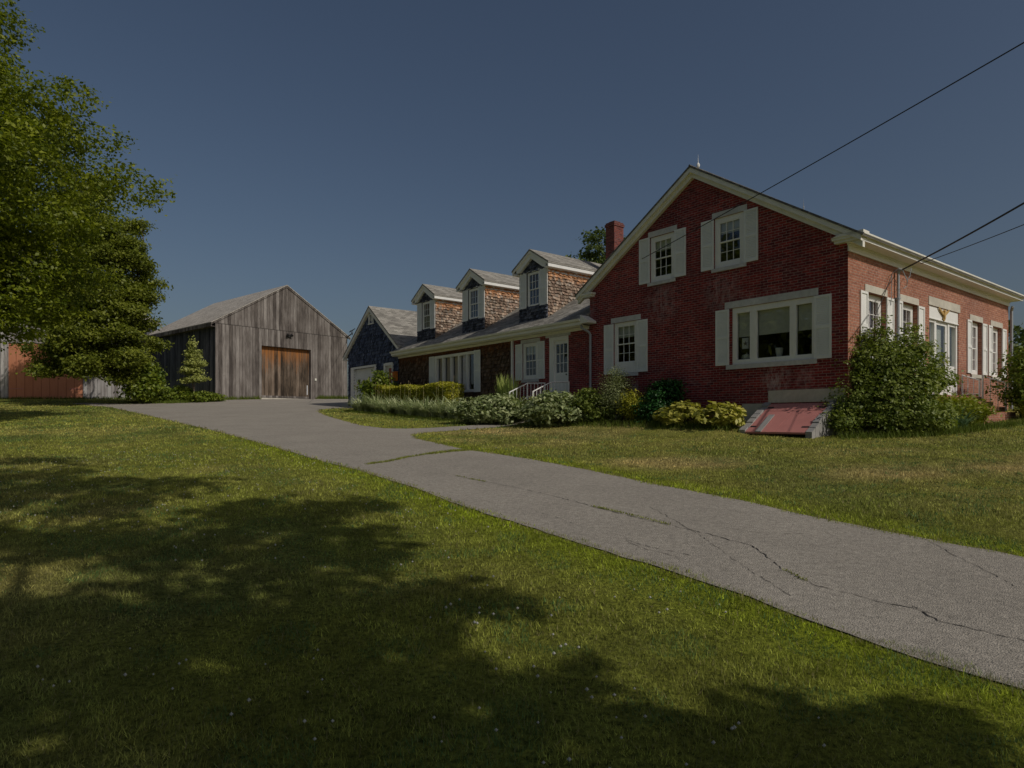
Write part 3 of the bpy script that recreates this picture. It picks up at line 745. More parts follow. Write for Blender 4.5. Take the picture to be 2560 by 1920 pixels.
def part_box(name, par, mat, pl, *boxes):
    m = MB()
    for b in boxes: m.box(pl, *b)
    return m.build(name, mat, par)

# ------------------------------------------------------------------ brick house
bh = empty('brick_house', (*C0, Hf(*C0)), 'dark red brick gabled house with white shutters and a wide picture window facing the drive', 'house')
HW, HL = 8.97, 12.68
def ro(t, off=0): return 9.25 - .633 * abs(t - 4.53) + off     # roof top line
gpoly = [(0, .9), (HW, .9), (HW, ro(HW) - .1), (4.53, ro(4.53) - .1), (0, ro(0) - .1)]
UL = (5.26, 6.23, 6.02, 7.48); UR = (2.86, 3.83, 6.03, 7.50); LL = (6.78, 7.81, 3.19, 4.90); PW = (.92 - .09, 3.24, 3.18, 4.80)
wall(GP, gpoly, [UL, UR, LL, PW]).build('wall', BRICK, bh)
rw = [(1.05, 2.18), (3.2, 4.3), (8.73, 9.79), (10.81, 11.9)]
rholes = [(a, b, 3.12, 4.90) for a, b in rw] + [(5.18, 7.6, 2.35, 5.02)]
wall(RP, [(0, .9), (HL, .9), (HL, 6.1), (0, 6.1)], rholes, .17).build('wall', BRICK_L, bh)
m = MB()
BPn = Plane(W(0, HL), v, u); m.face([BPn.pt(a, z) for a, z in gpoly[::-1]], [(a, z) for a, z in gpoly[::-1]])
LP = Plane(W(HW, 0), u, v); m.face([LP.pt(0, .9), LP.pt(0, 6.3), LP.pt(HL, 6.3), LP.pt(HL, .9)], [(0, .9), (0, 6.3), (HL, 6.3), (HL, .9)])
m.build('wall', BRICK, bh)
# floors & a partition keep the rooms dark
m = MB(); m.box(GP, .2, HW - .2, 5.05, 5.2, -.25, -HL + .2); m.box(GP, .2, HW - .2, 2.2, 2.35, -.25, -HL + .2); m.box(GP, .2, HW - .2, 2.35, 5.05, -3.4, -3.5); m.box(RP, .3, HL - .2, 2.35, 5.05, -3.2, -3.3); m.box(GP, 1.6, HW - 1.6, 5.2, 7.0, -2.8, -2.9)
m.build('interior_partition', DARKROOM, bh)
# roof
m = MB()
for p in ([(-.46, ro(-.46)), (4.53, 9.25), (4.53, 9.19), (-.46, ro(-.46) - .06)], [(4.53, 9.25), (9.5, ro(9.5)), (9.5, ro(9.5) - .06), (4.53, 9.19)]):
    m.prism(GP, p, .24, -HL - .24)
m.tube([GP.pt(4.53, 9.24, .25), GP.pt(4.53, 9.24, -HL - .25)], .03, 6)
m.build('roof', ROOF_DK, bh)
# rake boards (crown + frieze)
m = MB()
for sgn in (-1, 1):
    e = 4.53 + sgn * 4.93
    for off0, off1, f0, f1 in ((.062, .20, .22, .12), (.20, .34, .12, .004)):
        m.prism(GP, [(4.53, 9.25 - off0), (e, ro(e) - off0), (e, ro(e) - off1), (4.53, 9.25 - off1)][::1 if sgn > 0 else -1], f0, f1)
    m.prism(GP, [(4.53, 9.25 - .092), (e, ro(e) - .092), (e, ro(e) - .115), (4.53, 9.25 - .115)], .12, -.1)
m.build('rake_board', CREAM, bh)
# cornice returns and long cornice
zc = 5.98
m = MB()
m.box(GP, -.40, .27, zc, zc + .07, .16, -.1); m.box(GP, -.44, .31, zc + .07, zc + .13, .20, -.1); m.prism(GP, [(-.46, zc + .13), (.33, zc + .13), (.1, zc + .2), (-.46, zc + .2)], .22, -.1)
m.build('cornice_return', CREAM, bh); m = MB()
m.box(GP, 8.72, 9.35, zc - .02, zc + .05, .16, -.1); m.box(GP, 8.68, 9.40, zc + .05, zc + .12, .20, -.1)
m.build('cornice_return', CREAM, bh)
m = MB()
m.box(RP, -.02, HL + .02, 5.78, 5.92, .035, .002); m.box(RP, -.05, HL + .05, 5.92, 5.955, .07, .003)
m.box(RP, -.12, HL + .2, 5.957, 5.985, .355, .005); m.box(RP, -.18, HL + .24, 5.95, 6.03, .385, .356)
m.build('cornice', WHITE, bh)
m = MB(); m.prism(Plane(W(0, -.20), nv, nu), [(.36, 6.032), (.40, 6.032), (.475, 6.085), (.475, 6.125), (.36, 6.03)], 0, -HL - .44); m.build('crown_moulding', CREAM, bh)
# windows
def stone_set(par, pl, lint, sill, o=.006, mat=GRANITE):
    a = MB(); a.box(pl, *lint, o + .012, -.05); a.build('lintel', mat, par)
    if sill: b = MB(); b.box(pl, *sill, o + .045, -.05); b.build('sill', mat, par)
for (a0, a1, z0, z1), sh, li, si in ((UL, [(6.24, 6.67), (4.83, 5.25)], (5.17, 6.30, 7.485, 7.66), (5.22, 6.31, 5.915, 6.018)), (UR, [(3.84, 4.27), (2.42, 2.85)], (2.76, 3.90, 7.505, 7.67), (2.78, 3.9, 5.925, 6.028))):
    w = window(bh, GP, a0 + .002, a1 - .002, z0 + .002, z1 - .002, 3, 2, True, .06, .13, .27)
    for s0, s1 in sh: shutter(bh, GP, s0, s1, 6.03, 7.50)
    stone_set(bh, GP, li, si)
window(bh, GP, LL[0] + .002, LL[1] - .002, 3.41, 4.898, 3, 2, True, .06, .11, .3)
part_box('panel', bh, WHITE, GP, (6.80, 7.80, 3.195, 3.405, .01, -.05))
for s0, s1 in ((7.82, 8.25), (6.33, 6.77)): shutter(bh, GP, s0, s1, 3.18, 4.88)
stone_set(bh, GP, (6.62, 7.93, 4.905, 5.08), (6.72, 7.86, 3.07, 3.185))
# picture window, three lights
m = MB(); a0, a1, z0, z1 = PW
for b in ((a0 + .002, .92), (1.35, 1.44), (1.44, 1.53), (2.49, 2.595), (2.595, 2.70), (3.11, a1 - .002)): m.box(GP, b[0], b[1], z0 + .13, z1 - .16, -.02 if b[0] not in (1.44, 2.595) else -.032, -.12)
m.box(GP, a0 + .002, a1 - .002, z0 + .002, z0 + .13, -.02, -.12); m.box(GP, a0 + .002, a1 - .002, z1 - .16, z1 - .002, -.02, -.12)
pw = m.build('picture_window', WHITE, bh)
for (b0, b1, bl) in ((.92, 1.35, .49), (1.53, 2.49, .49), (2.70, 3.11, .49)):
    p = MB(); p.face([GP.pt(b0, z0 + .13, -.07), GP.pt(b1, z0 + .13, -.07), GP.pt(b1, z1 - .16, -.07), GP.pt(b0, z1 - .16, -.07)], [(0, 0)] * 4); p.build('pane', GLASS, pw)
    p = MB(); zt, zb = z1 - .16, z1 - .16 - 1.51 * bl * .99 * .9; p.box(GP, b0 + .01, b1 - .01, zb, zt + .02, -.14, -.144); p.box(GP, b0 + .01, b1 - .01, zb - .018, zb, -.136, -.148); p.build('blind', BLIND, pw)
shutter(bh, GP, 3.33, 3.77, 3.18, 4.79); shutter(bh, GP, .40, .84, 3.17, 4.79)
stone_set(bh, GP, (.74, 3.47, 4.805, 4.99), (.77, 3.41, 3.05, 3.175))
m = MB(); m.box(GP, .85, 3.2, 3.305, 3.33, -.125, -.4); m.build('window_board', WHITE, pw)
# right side windows: deep reveals
for i, (a0, a1) in enumerate(rw):
    window(bh, RP, a0 + .002, a1 - .002, 3.122, 4.898, 3, 2, True, .15, .12, None)
    for s0, s1 in ((a0 - .42, a0 - .003), (a1 + .003, a1 + .45)): shutter(bh, RP, s0, s1, 3.14, 4.89, louvre=False, mat=WHITE)
    stone_set(bh, RP, (a0 - .14, a1 + .06, 4.905, 5.09), (a0 - .08, a1 + .05, 3.0, 3.115), mat=CONCRETE)
    q = MB(); q.box(RP, a0 + .1, a1 - .1, 3.2, 4.85, -.33, -.335); q.build('curtain', CURTAIN, bh)
# front door with fanlight panel and sidelights
m = MB(); da, db = 5.182, 7.598
m.box(RP, da, db, 4.66, 5.018, -.02, -.16); m.box(RP, da, da + .1, 2.36, 4.66, -.04, -.16); m.box(RP, db - .12, db, 2.36, 4.66, -.04, -.16)
for x in (5.72, 6.82): m.box(RP, x, x + .13, 2.36, 4.64, -.05, -.17)
for x0, x1 in ((5.282, 5.72), (6.95, 7.478)): m.box(RP, x0, x1, 2.36, 3.3, -.08, -.16); m.box(RP, x0, x1, 4.55, 4.658, -.06, -.16)
m.box(RP, da, db, 4.63, 4.66, .0, -.03)
m.build('door_surround', WHITE, bh)
dr = MB(); dr.box(RP, 5.85, 6.82, 2.38, 2.95, -.08, -.12); dr.box(RP, 5.85, 5.97, 2.95, 4.64, -.08, -.12); dr.box(RP, 6.70, 6.82, 2.95, 4.64, -.08, -.12); dr.box(RP, 5.97, 6.70, 4.52, 4.64, -.08, -.12); fd = dr.build('door', WHITE, bh)
for x0, x1, z0_, z1_ in ((5.97, 6.70, 2.95, 4.52), (5.282, 5.72, 3.3, 4.55), (6.95, 7.478, 3.3, 4.55)):
    p = MB(); p.face([RP.pt(x0, z0_, -.1), RP.pt(x1, z0_, -.1), RP.pt(x1, z1_, -.1), RP.pt(x0, z1_, -.1)], [(0, 0)] * 4); p.build('pane', GLASS, fd)
    p = MB(); p.box(RP, x0, x1, z0_, z1_, -.2, -.205); p.build('curtain', BLIND, fd)
m = MB(); m.lathe(RP.pt(6.76, 3.4, -.05), [(.0, -.03), (.03, -.01), (.03, .02), (0, .04)], 8); m.build('door_handle', GOLD, fd)
stone_set(bh, RP, (5.10, 7.69, 5.025, 5.275), None, mat=CONCRETE)
# gilt eagle over the door
m = MB(); cx, cz = 6.3, 4.84
for sgn in (-1, 1):
    for i in range(6):
        a = 10 + i * 14; L = .42 - .035 * i; x1 = cx + sgn * L * math.cos(R(a - 8)); z1_ = cz + .02 + L * .42 * math.sin(R(62 - a)) + .02
        m.prism(RP, [(cx + sgn * .02, cz - .02 - .008 * i), (x1, z1_ - .03), (x1 + sgn * .02, z1_ + .012), (cx + sgn * .03, cz + .06 - .008 * i)], .03 + .003 * i, .004)
m.prism(RP, [(cx - .05, cz - .06), (cx, cz - .16), (cx + .05, cz - .06), (cx + .05, cz + .06), (cx, cz + .09), (cx - .05, cz + .06)], .055, .0)
m.prism(RP, [(cx - .04, cz + .075), (cx + .02, cz + .07), (cx + .035, cz + .12), (cx - .02, cz + .14), (cx - .065, cz + .11)], .06, .01)
m.prism(RP, [(cx - .07, cz - .12), (cx + .07, cz - .12), (cx + .03, cz - .2), (cx - .03, cz - .2)], .035, .0)
m.build('eagle_ornament', GOLD, bh)
# foundation
part_box('foundation', bh, CONCRETE, GP, (.06, 2.11, 2.07, 2.40, .025, -.05), (2.11, 2.9, .9, 2.05, .03, -.05), (-.03, .4, .9, 2.06, .03, -.05))
part_box('foundation', bh, GRANITE, RP, (-.03, HL + .02, .9, 1.75, .03, -.05))
# downspout at the wing corner
m = MB()
m.tube([GP.pt(9.02, 4.97, .40), GP.pt(9.02, 4.86, .36), GP.pt(8.90, 4.72, .12), GP.pt(8.87, 4.62, .07), GP.pt(8.87, 1.65, .07)], .042, 8); m.tube([GP.pt(8.87, 4.2, .07), GP.pt(8.87, 4.17, .07)], .052, 8)
m.build('downspout', METAL, bh, True)
m = MB(); m.tube([RP.pt(HL - .05, 5.75, .14), RP.pt(HL + .06, 5.6, .08), RP.pt(HL + .06, 1.9, .08)], .05, 8); m.build('downspout', METAL, bh, True)
# service mast
m = MB(); m.tube([RP.pt(2.74, 3.0, .09), RP.pt(2.74, 5.62, .09)], .035, 8); m.tube([RP.pt(2.74, 5.6, .09), RP.pt(2.74, 5.70, .12), RP.pt(2.74, 5.66, .2)], [.05, .055, .03], 8)
for z in (4.9, 3.9): m.box(RP, 2.66, 2.82, z, z + .03, .13, .0)
m.tube([RP.pt(2.74, 5.66, .2), RP.pt(2.9, 5.40, .25), RP.pt(3.0, 5.52, .28), RP.pt(3.05, 5.75, .3)], .012, 5)
m.tube([RP.pt(2.74, 5.64, .2), RP.pt(3.05, 5.45, .2), RP.pt(3.15, 5.3, .15), RP.pt(3.05, 5.22, .1)], .012, 5)
m.tube([RP.pt(2.4, 5.5, .06), RP.pt(2.42, 4.7, .03)], .01, 5)
m.build('service_mast', METAL, bh, True)
m = MB(); m.tube([RP.pt(2.6, 5.7, .15), RP.pt(2.35, 5.55, .1), RP.pt(1.9, 4.9, .07), RP.pt(1.1, 4.0, .06), RP.pt(.5, 3.2, .05), RP.pt(.3, 2.9, .04)], .009, 5); m.build('service_cable', BLACK, bh)
# ridge finial and lightning rods
for s, r0 in ((.19, .045), (6.5, .02), ):
    m = MB(); p = W(4.53, s); m.lathe((*p, 9.27), [(.02, 0), (r0, .03), (r0 * 1.2, .09), (r0 * .6, .14), (.01, .16), (.005, .3), (.001, .42)], 8); m.build('lightning_rod', WHITE if s < 1 else METAL, bh, True)

# things standing in the picture window
def plz(o, a, z): return (*GP.pt(a, 0, o)[:2], z)
tp = empty('teapot', plz(-.24, 2.92, 3.33), 'white ceramic teapot on the left end of the picture window board', 'teapot')
m = MB(); m.lathe(plz(-.24, 2.92, 3.33), [(.04, 0), (.085, .03), (.1, .08), (.08, .13), (.03, .155), (.012, .165), (.016, .185), (0, .195)], 14)
m.build('pot_body', CERAMIC, tp, True); m = MB(); m.tube([plz(-.24, 2.83, 3.38), plz(-.24, 2.77, 3.42), plz(-.24, 2.74, 3.48)], [.022, .016, .01], 7); m.build('spout', CERAMIC, tp, True)
m = MB(); m.tube([plz(-.24, 3.0, 3.46), plz(-.24, 3.06, 3.45), plz(-.24, 3.07, 3.39), plz(-.24, 3.01, 3.36)], .011, 6); m.build('handle', CERAMIC, tp, True)
m = MB(); m.box(GP, 2.80, 3.0, 3.62, 3.93, -.13, -.134); pp = m.build('window_card', PAPER); pp.name = 'window_card'; tag(pp, 'small pale card with a dark star hung in the left light of the picture window', 'card')
m = MB(); pts = []
for i in range(10):
    a = R(90 + i * 36); r_ = .085 if i % 2 == 0 else .032; pts.append((2.90 + r_ * math.cos(a), 3.77 + r_ * math.sin(a)))
for i in range(10): m.prism(GP, [(2.90, 3.77), pts[i], pts[(i + 1) % 10]], -.1285, -.1298)
m.build('star', INK, pp)
m = MB(); c_ = plz(-.26, 1.95, 3.33); m.lathe(c_, [(.06, 0), (.09, .1), (.1, .22), (.095, .24), (.08, .24), (.07, .02), (0, .02)], 14); jr = m.build('glass_jar', CERAMIC, None, True); tag(jr, 'pale jar standing in the middle light of the picture window', 'jar')

# ------------------------------------------------------------------ shingled wing
P0 = W(HW, 0)
wg = empty('shingled_wing', (*P0, Hf(*P0)), 'long low wing with three dormers, cedar shingle and brick front, joined to the brick house', 'house wing')
we = 4.95
EW = (11.85, 12.76, 3.22, 4.66); ED = (10.08, 11.15, 2.38, 4.74); EP = (16.06, 19.42, 2.85, 4.66)
wall(GP, [(HW + .002, 1.1), (13.38, 1.1), (13.38, we), (HW + .002, we)], [EW, ED]).build('wall', BRICK, wg)
spoly = [(13.42, 1.5), (23.1, 1.5), (23.1, we), (13.42, we)]; rnd = random.Random(11)
m = wall(GP, spoly, [EP], .1); m.c = [(.05, .04, .03, 1)] * len(m.c)
shingles(m, GP, spoly, [EP, ], rnd, .155, ((.12, .075, .05), (.17, .115, .08), (.14, .10, .075), (.10, .065, .045)))  # warm light off the grass put into the brown palette
m.build('shingle_wall', SHG_W, wg)
GB = Plane(W(23.1, 0), u, v); gb = [(0, 1.5), (10.6, 1.5), (10.6, 5.2), (5.3, 8.5), (0, 5.2)]
m = MB(); m.face([GB.pt(a, z, 0) for a, z in gb], [(a, z) for a, z in gb], (.09, .08, .075)); BK = Plane(W(0, 10.6), v, u); m.face([BK.pt(HW, 1.5), BK.pt(HW, 5), BK.pt(29.5, 5), BK.pt(29.5, 1.5)], [(0, 0)] * 4, (.09, .08, .075))
m.build('end_wall', SHG_B, wg)
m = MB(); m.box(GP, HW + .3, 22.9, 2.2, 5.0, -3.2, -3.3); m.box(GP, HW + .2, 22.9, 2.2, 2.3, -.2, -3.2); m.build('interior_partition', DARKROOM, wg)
# roof slab with front and back slope; P along t, section in (d,z)
WS = Plane(W(9.0, 0), u, nv)    # section plane at t=9, outwards towards the house
m = MB(); e0 = -.42
def rz(d): return 5.18 + .61 * (d + .4)
m.prism(WS, [(e0, rz(e0)), (5.3, rz(5.3)), (5.3, rz(5.3) - .1), (e0, rz(e0) - .1)][::-1], 0, -14.2)
m.prism(WS, [(5.3, rz(5.3)), (11.02, rz(-.42)), (11.02, rz(-.42) - .1), (5.3, rz(5.3) - .1)][::-1], 0, -14.2)
m.build('roof', ROOF, wg)
m = MB()
m.box(GP, 8.98, 23.2, 4.965, 5.07, .44, .32); m.box(GP, 8.98, 23.2, 4.93, 4.962, .36, .0); m.prism(WS, [(-.42, 5.072), (-.50, 5.10), (-.52, 5.17), (-.42, 5.17)], .0, -14.22)
m.box(GP, 9.0, 23.15, 4.84, 4.93, .05, .002)
m.build('gutter', CREAM, wg)
part_box('corner_board', wg, WHITE, GP, (13.34, 13.43, 1.9, 4.84, .085, -.01))
# end return of the gutter where it meets the brick gable
m = MB(); m.prism(GP, [(8.62, 5.0), (9.0, 5.0), (9.0, 5.3), (8.62, 5.08)], .46, .03); m.build('gutter_end', CREAM, wg)
window(wg, GP, 11.852, 12.758, 3.222, 4.658, 3, 2, True, .05, .11, .28)
shutter(wg, GP, 12.77, 13.20, 3.20, 4.66); shutter(wg, GP, 11.40, 11.84, 3.20, 4.66)
stone_set(wg, GP, (11.68, 12.87, 4.664, 4.815), (11.75, 12.8, 3.10, 3.215))
part_box('door_surround', wg, WHITE, GP, (10.082, 10.14, 2.38, 4.6, .0, -.12), (10.88, 11.148, 2.38, 4.6, .0, -.12), (10.082, 11.148, 4.6, 4.738, .01, -.12))
m = MB(); m.box(GP, 10.14, 10.88, 2.4, 3.38, -.05, -.1); m.box(GP, 10.14, 10.2, 3.38, 4.6, -.05, -.1); m.box(GP, 10.82, 10.88, 3.38, 4.6, -.05, -.1); m.box(GP, 10.2, 10.82, 4.46, 4.6, -.05, -.1)
for x in (10.4, 10.6): m.box(GP, x, x + .025, 3.38, 4.46, -.052, -.09)
for z in (3.73, 4.08): m.box(GP, 10.2, 10.82, z, z + .025, -.055, -.088)
sdr = m.build('door', WHITE, wg)
p = MB(); p.face([GP.pt(10.2, 3.38, -.08), GP.pt(10.82, 3.38, -.08), GP.pt(10.82, 4.46, -.08), GP.pt(10.2, 4.46, -.08)], [(0, 0)] * 4); p.build('pane', GLASS, sdr)
m = MB(); m.lathe(GP.pt(10.22, 3.3, -.02), [(0, -.03), (.028, -.01), (.028, .015), (0, .03)], 8); m.build('door_handle', BLACK, sdr)
stone_set(wg, GP, (9.97, 11.35, 4.745, 4.84), None)
# five light window
m = MB(); a0, a1, z0, z1 = EP
for b in ((16.062, 16.09), (16.60, 16.69), (17.28, 17.37), (17.93, 18.01), (18.62, 18.71), (19.24, 19.418)): m.box(GP, b[0], b[1], z0 + .12, z1 - .12, .085, -.06)
m.box(GP, a0 + .002, a1 - .002, z0, z0 + .12, .085, -.06); m.box(GP, a0 + .002, a1 - .002, z1 - .12, z1 - .001, .09, -.06)
ew = m.build('window', WHITE, wg)
for i, (b0, b1) in enumerate(((16.09, 16.60), (16.69, 17.28), (17.37, 17.93), (18.01, 18.62), (18.71, 19.24))):
    p = MB(); p.face([GP.pt(b0, z0 + .12, -.02), GP.pt(b1, z0 + .12, -.02), GP.pt(b1, z1 - .12, -.02), GP.pt(b0, z1 - .12, -.02)], [(0, 0)] * 4); p.build('pane', GLASS, ew)
    if i: p = MB(); p.box(GP, b0 + .02, b1 - .02, z0 + .15, z1 - .1, -.12, -.125); p.build('curtain', CURTAIN, ew)
shutter(wg, GP, 19.43, 19.88, 2.85, 4.67, .08); shutter(wg, GP, 15.58, 16.05, 2.83, 4.67, .08)
# chimney on the wing roof beside the brick house
m = MB(); m.box(GP, 10.72, 11.20, 6.5, 9.72, -3.15, -3.70); m.box(GP, 10.69, 11.23, 9.55, 9.66, -3.12, -3.73); m.box(GP, 10.80, 11.12, 9.72, 9.78, -3.25, -3.6); m.build('chimney', BRICK_C, wg)
# dormers
def dormer(tc, seed):
    rnd = random.Random(seed); h = .87; fo = -.35
    a0, a1 = tc - h, tc + h; ez = 7.62; pk = 8.46; sl = .6
    roofz = rz(.35)
    fp = [(a0, roofz - .3), (a1, roofz - .3), (a1, 7.75), (tc, pk - .14), (a0, 7.75)]
    hole = (tc - .40, tc + .36, 6.17, 7.56)
    m = wall(GP, fp, [hole], .08, fo); m.c = [(.06, .055, .055, 1)] * len(m.c)
    pal = ((.08, .09, .12), (.11, .12, .155), (.14, .15, .185), (.07, .075, .10))  # front shingles: blue of the shaded side put into the palette
    shingles(m, GP, fp, [(a0 - .01, a1 + .01, 6.15, 7.62)], rnd, .125, pal, fo)
    side = MB()
    DP_R = Plane(W(a0, .35), u, nv); DP_L = Plane(W(a1, .35), u, v)
    dd = (7.75 - rz(.35)) / .61 + .35
    tri = [(0, roofz - .3), (dd, roofz - .3 + .61 * dd), (dd, 7.78), (0, 7.78)]
    for P in (DP_R, DP_L):
        side.face([P.pt(a, z) for a, z in tri], list(tri), (.07, .06, .055))
        shingles(side, P, [(0, roofz - .02), ((7.65 - roofz) / .61, 7.63), ((7.65 - roofz) / .61, 7.65), (0, 7.65)], [], rnd, .125, ((.32, .235, .18), (.38, .29, .22), (.27, .19, .145), (.36, .30, .25)))  # same cedar on the sides, paler and warmer with sunlight painted in
    d = m.build('dormer', SHG_B, wg)
    side.build('side_wall', SHG, d)
    r = MB()
    for s in (-1, 1):
        e = tc + s * 1.15; r.prism(GP, [(tc, pk), (e, pk - sl * 1.15), (e, pk - sl * 1.15 - .07), (tc, pk - .07)][::1 if s > 0 else -1], -.13, -5.0)
    r.build('dormer_roof', ROOF, d)
    t = MB()
    for s in (-1, 1):
        e = tc + s * 1.11
        def zz(a, off): return pk - sl * abs(a - tc) - off
        t.prism(GP, [(tc, pk - .072), (e, zz(e, .072)), (e, zz(e, .15)), (tc, pk - .15)], -.145, -.20)
        b = tc + s * .92
        t.prism(GP, [(tc, pk - .15), (b, zz(b, .15)), (b, 7.63), (b - s * .2, 7.63), (tc, zz(tc, .36))], -.20, -.346)
        # boxed side cornice
        x0, x1 = (tc + s * .872, tc + s * 1.11)
        t.box(GP, min(x0, x1), max(x0, x1), 7.56, 7.60, -.16, -3.4); xo = tc + s * .90
        t.box(GP, min(x0, xo), max(x0, xo), 7.42, 7.56, -.34, -3.2)
        t.box(GP, min(tc + s * 1.08, tc + s * 1.13), max(tc + s * 1.08, tc + s * 1.13), 7.57, 7.70, -.15, -3.4)
        xa = tc + s * h; t.box(GP, min(xa, xa - s * .045), max(xa, xa - s * .045), 6.15, 7.62, fo + .03, fo - .002); 
    t.box(GP, a0 + .045, a1 - .045, 7.58, 7.628, fo + .032, fo)
    t.build('trim', WHITE, d)
    window(d, GP, hole[0] + .002, hole[1] - .002, hole[2] + .002, hole[3] - .002, 3, 2, True, .03, .06, None, o=fo, name='window_frame')
    shutter(d, GP, tc + .42, tc + .83, 6.15, 7.575, fo + .004); shutter(d, GP, tc - .80, tc - .42, 6.15, 7.575, fo + .004)
    return d
for tc, sdd in ((12.51, 1), (16.74, 2), (20.93, 3)): dormer(tc, sdd)

# ------------------------------------------------------------------ garage
P0 = W(26.4, 0)
gr = empty('garage', (*P0, Hf(*P0)), 'small shingled garage, blue of skylit shade put into its wall colour, with a white overhead door, left of the wing', 'garage')
gz = lambda a, off=0: 8.08 - .735 * abs(a - 26.44) - off
gd = (25.83, 28.62, 2.30, 4.60); gsd = (23.75, 24.68, 2.35, 4.60); gv = (26.12, 26.62, 7.14, 7.55)
gpol = [(23.14, 1.8), (29.5, 1.8), (29.5, gz(29.5, .1)), (26.44, gz(26.44, .1)), (23.14, gz(23.14, .1))]
rnd = random.Random(21)
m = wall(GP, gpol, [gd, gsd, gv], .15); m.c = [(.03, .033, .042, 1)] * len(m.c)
shingles(m, GP, gpol, [gd, gsd, gv], rnd, .175, ((.08, .10, .17), (.10, .125, .20), (.13, .155, .23), (.065, .08, .13)))  # skylight blue put into the garage shingle colours
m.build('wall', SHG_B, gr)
m = MB(); GL = Plane(W(29.5, 0), u, v); m.face([GL.pt(0, 1.8), GL.pt(10.5, 1.8), GL.pt(10.5, 5.85), GL.pt(0, 5.85)], [(0, 0)] * 4, (.09, .085, .08)); m.build('side_wall', SHG_B, gr)
m = MB()
for s, e in ((1, 30.0), (-1, 22.95)):
    m.prism(GP, [(26.44, gz(26.44)), (e, gz(e)), (e, gz(e, .09)), (26.44, gz(26.44, .09))][::s], .17, -10.6)
m.build('roof', ROOF, gr)
m = MB()
for s, e in ((1, 29.97), (-1, 22.98)): m.prism(GP, [(26.44, gz(26.44, .092)), (e, gz(e, .092)), (e, gz(e, .28)), (26.44, gz(26.44, .30))][::s], .16, .004)
m.box(GP, 29.5, 29.95, gz(29.97, .28), gz(29.97, .22), .16, -10)
m.build('rake_board', CREAM, gr)
part_box('door_surround', gr, WHITE, GP, (28.622, 29.0, 2.25, 4.72, .09, -.02), (25.71, 25.828, 2.25, 4.72, .09, -.02), (25.828, 28.622, 4.602, 4.72, .088, -.02), (28.60, 28.62, 2.3, 4.6, .02, -.15))
m = MB(); gw = [(28.05, 28.35), (27.43, 27.73), (26.81, 27.11), (26.19, 26.49)]
secs = [2.3, 2.87, 3.44, 4.02, 4.6]
for z0, z1 in zip(secs, secs[1:]):
    if z0 == 3.44:
        xs_ = [25.832] + [x for p in sorted(gw) for x in p] + [28.598]
        for i in range(0, len(xs_), 2): m.box(GP, xs_[i], xs_[i + 1], z0 + .004, z1 - .004, -.08, -.12)
        for w0, w1 in gw: m.box(GP, w0, w1, z0 + .004, 3.67, -.08, -.12); m.box(GP, w0, w1, 3.95, z1 - .004, -.08, -.12)
    else: m.box(GP, 25.832, 28.598, z0 + .004, z1 - .004, -.08, -.12)
gdo = m.build('overhead_door', SHUT, gr)
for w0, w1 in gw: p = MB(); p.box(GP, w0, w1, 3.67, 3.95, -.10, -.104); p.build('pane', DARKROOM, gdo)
part_box('door_frame', gr, WHITE, GP, (24.56, 24.74, 2.3, 4.68, .09, -.05), (23.70, 23.80, 2.3, 4.68, .09, -.05), (23.80, 24.56, 4.55, 4.70, .088, -.05))
sd_ = part_box('side_door', gr, WHITE, GP, (23.802, 24.558, 2.35, 3.05, -.05, -.1), (23.802, 23.93, 3.05, 4.55, -.05, -.1), (24.43, 24.558, 3.05, 4.55, -.05, -.1), (23.93, 24.43, 4.42, 4.55, -.05, -.1))
p = MB(); p.box(GP, 23.93, 24.43, 3.05, 4.42, -.08, -.084); p.build('panel', PINK, sd_)
m = MB(); m.box(GP, 26.08, 26.66, 7.56, 7.62, .07, -.02); m.box(GP, 26.08, 26.15, 7.1, 7.56, .07, -.02); m.box(GP, 26.59, 26.66, 7.1, 7.56, .07, -.02); m.box(GP, 26.0, 26.74, 7.04, 7.1, .07, -.02); m.box(GP, 26.34, 26.40, 7.1, 7.56, .02, -.05)
for i in range(7): m.box(GP, 26.15, 26.59, 7.13 + i * .06, 7.15 + i * .06, -.02, -.06)
m.build('vent', WHITE, gr)
bx = MB(); bx.box(GP, 23.18, 23.52, 3.68, 4.12, .20, .05); bx.box(GP, 23.14, 23.56, 4.12, 4.16, .23, .04); bx.box(GP, 23.27, 23.43, 3.8, 4.0, .205, .198, (.3, .3, .3)); o_ = bx.build('bird_box', ORANGE); tag(o_, 'small orange wooden box hung on the garage wall beside its side door', 'box')

# ------------------------------------------------------------------ bulkhead hatch
P0 = W(1.2, -.6)
bk = empty('cellar_bulkhead', (*P0, Hf(*P0)), 'sloping red painted cellar bulkhead with stone cheeks below the picture window', 'cellar hatch')
def slab(a0, a1, z_top, z_bot, o0, o1, th, lift=0, col=(1, 1, 1)):
    m = MB(); f = lambda a, o, z: GP.pt(a, z, o)
    A = [f(a0, o1, z_bot + lift), f(a1, o1, z_bot + lift), f(a1, o0, z_top + lift), f(a0, o0, z_top + lift)]; B = [(p[0], p[1], p[2] - th) for p in A]
    m.face(A, [(a0, 0), (a1, 0), (a1, 1.4), (a0, 1.4)], col); m.face(B[::-1], None, col)
    for i in range(4): j = (i + 1) % 4; m.face([B[i], B[j], A[j], A[i]], None, col)
    return m
zt, zb, oe = 2.04, 1.30, 1.28
slab(.42, 1.215, zt, zb, .03, oe, .045).build('hatch_door', HATCH, bk); slab(1.225, 2.02, zt, zb, .03, oe, .045).build('hatch_door', HATCH, bk)
slab(.42, 2.02, zt - (zt - zb) * .22 - .0, zt - (zt - zb) * .22 - .06, .30, .38, .02, .022).build('batten', HATCH, bk)
